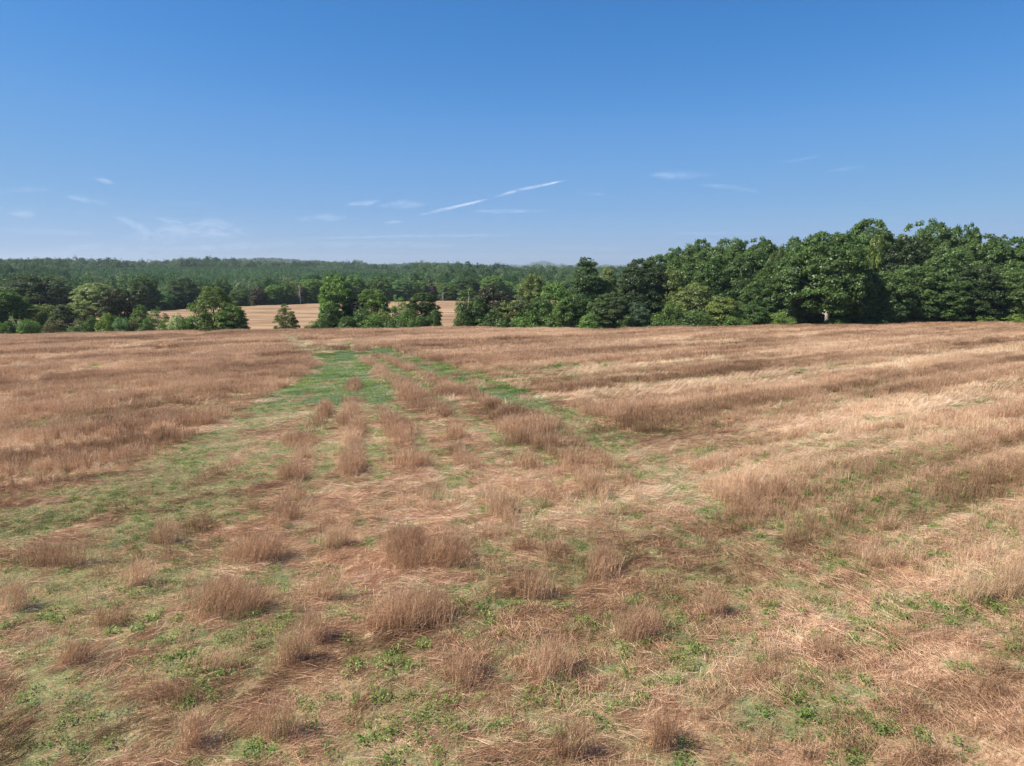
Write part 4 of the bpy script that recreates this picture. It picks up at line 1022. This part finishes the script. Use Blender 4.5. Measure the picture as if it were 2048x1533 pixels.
for i, (P, dn, lab) in enumerate([
 ([(240, 480, 5), (330, 466, 16), (420, 462, 17), (520, 466, 6)], .30, 'largest faint cirrus patch low on the left'),
 ([(225, 430, 3), (280, 455, 8), (310, 470, 5)], .28, 'slanting wisp above the largest cirrus patch'),
 ([(305, 436, 2), (340, 442, 5), (370, 448, 2)], .25, 'short wisp between the slanting wisp and the large patch'),
 ([(370, 452, 3), (430, 444, 9), (470, 455, 4)], .25, 'thin cloud shred over the right part of the largest patch'),
 ([(125, 392, 2), (175, 400, 6), (215, 408, 3)], .30, 'small pale wisp in the upper left'),
 ([(185, 357, 2), (210, 362, 5), (230, 368, 2)], .28, 'tiny wisp, the highest one on the left'),
 ([(10, 425, 3), (50, 427, 8), (75, 430, 4)], .25, 'soft puff of cirrus at the far left'),
 ([(0, 520, 4), (150, 500, 14), (420, 492, 12), (650, 484, 5)], .16, 'wide faint veil just above the left horizon'),
 ([(560, 478, 2), (800, 473, 3), (1070, 470, 2)], .20, 'long thin straight streak above the middle horizon'),
 ([(590, 440, 3), (645, 436, 8), (700, 434, 3)], .22, 'faint wisp left of the contrail pieces'),
 ([(685, 409, 2), (730, 409, 6), (762, 401, 2)], .32, 'curled wisp left of the lower contrail'),
 ([(752, 413, 2), (805, 410, 8), (860, 408, 2)], .26, 'wisp touching the lower contrail on its upper left'),
 ([(765, 447, 1.5), (785, 445, 3.5), (808, 443, 1.5)], .32, 'tiny bright fleck below the lower contrail'),
 ([(940, 422, 2), (1000, 424, 4), (1115, 420, 2)], .26, 'thin level streak under the upper contrail'),
 ([(1295, 350, 2), (1345, 352, 8), (1440, 350, 3)], .24, 'pale wisp right of the contrails'),
 ([(1390, 370, 1.5), (1450, 373, 4), (1520, 384, 3)], .22, 'low drooping wisp right of the contrails'),
 ([(1550, 328, 1), (1600, 320, 2.5), (1650, 310, 1)], .15, 'very faint rising streak on the right'),
 ([(1330, 467, 1.5), (1430, 467, 2.5), (1560, 466, 1.5)], .17, 'thin level streak low on the right above the wood'),
 ([(1650, 345, 2), (1690, 338, 4), (1740, 328, 2)], .11, 'faintest cloud smear in the right of the sky'),
 ([(250, 500, 3), (500, 492, 6), (800, 490, 6), (1000, 494, 2)], .16, 'long low veil band over the middle of the horizon'),
 ([(0, 460, 3), (90, 462, 7), (200, 470, 4)], .16, 'faint veil left of the slanting wisp'),
 ([(0, 385, 2), (60, 378, 5), (110, 382, 2)], .14, 'very faint smear at the left margin of the sky'),
 ([(330, 405, 2), (380, 408, 4), (450, 400, 2)], .12, 'almost invisible smear above the thin cloud shred'),
 ([(1040, 500, 2), (1150, 497, 4), (1300, 499, 2)], .12, 'faint low veil left of the wood skyline'),
 ([(1160, 388, 1), (1188, 388, 2.5), (1215, 390, 1)], .16, 'tiny smudge right of the upper contrail')]):
    cloud('cirrus_cloud', P, dn, lab, 'cloud', (1.4, .8), 'thin cirrus clouds')

# ------------------------------------------------------------------ haze
hz = 0.00011
V = [(x_, y_, z_) for z_ in (-75, 135) for (x_, y_) in ((-9600, -60), (9600, -60), (9600, 9600), (-9600, 9600))]
me = bpy.data.meshes.new('haze'); me.from_pydata(V, [], [(3, 2, 1, 0), (4, 5, 6, 7), (0, 1, 5, 4), (1, 2, 6, 5), (2, 3, 7, 6), (3, 0, 4, 7)]); me.update()
m, nt, N, L, out = mat('haze'); pv = N.new('ShaderNodeVolumePrincipled'); pv.inputs['Density'].default_value = hz
pv.inputs['Color'].default_value = (.80, .88, 1, 1); pv.inputs['Anisotropy'].default_value = .2; L.new(pv.outputs[0], out.inputs['Volume'])
me.materials.append(m); o = link('haze', me); tag(o, kind='stuff', label='thin blue summer haze over the distant woods', cat='haze')
print('objects', len(S.objects))
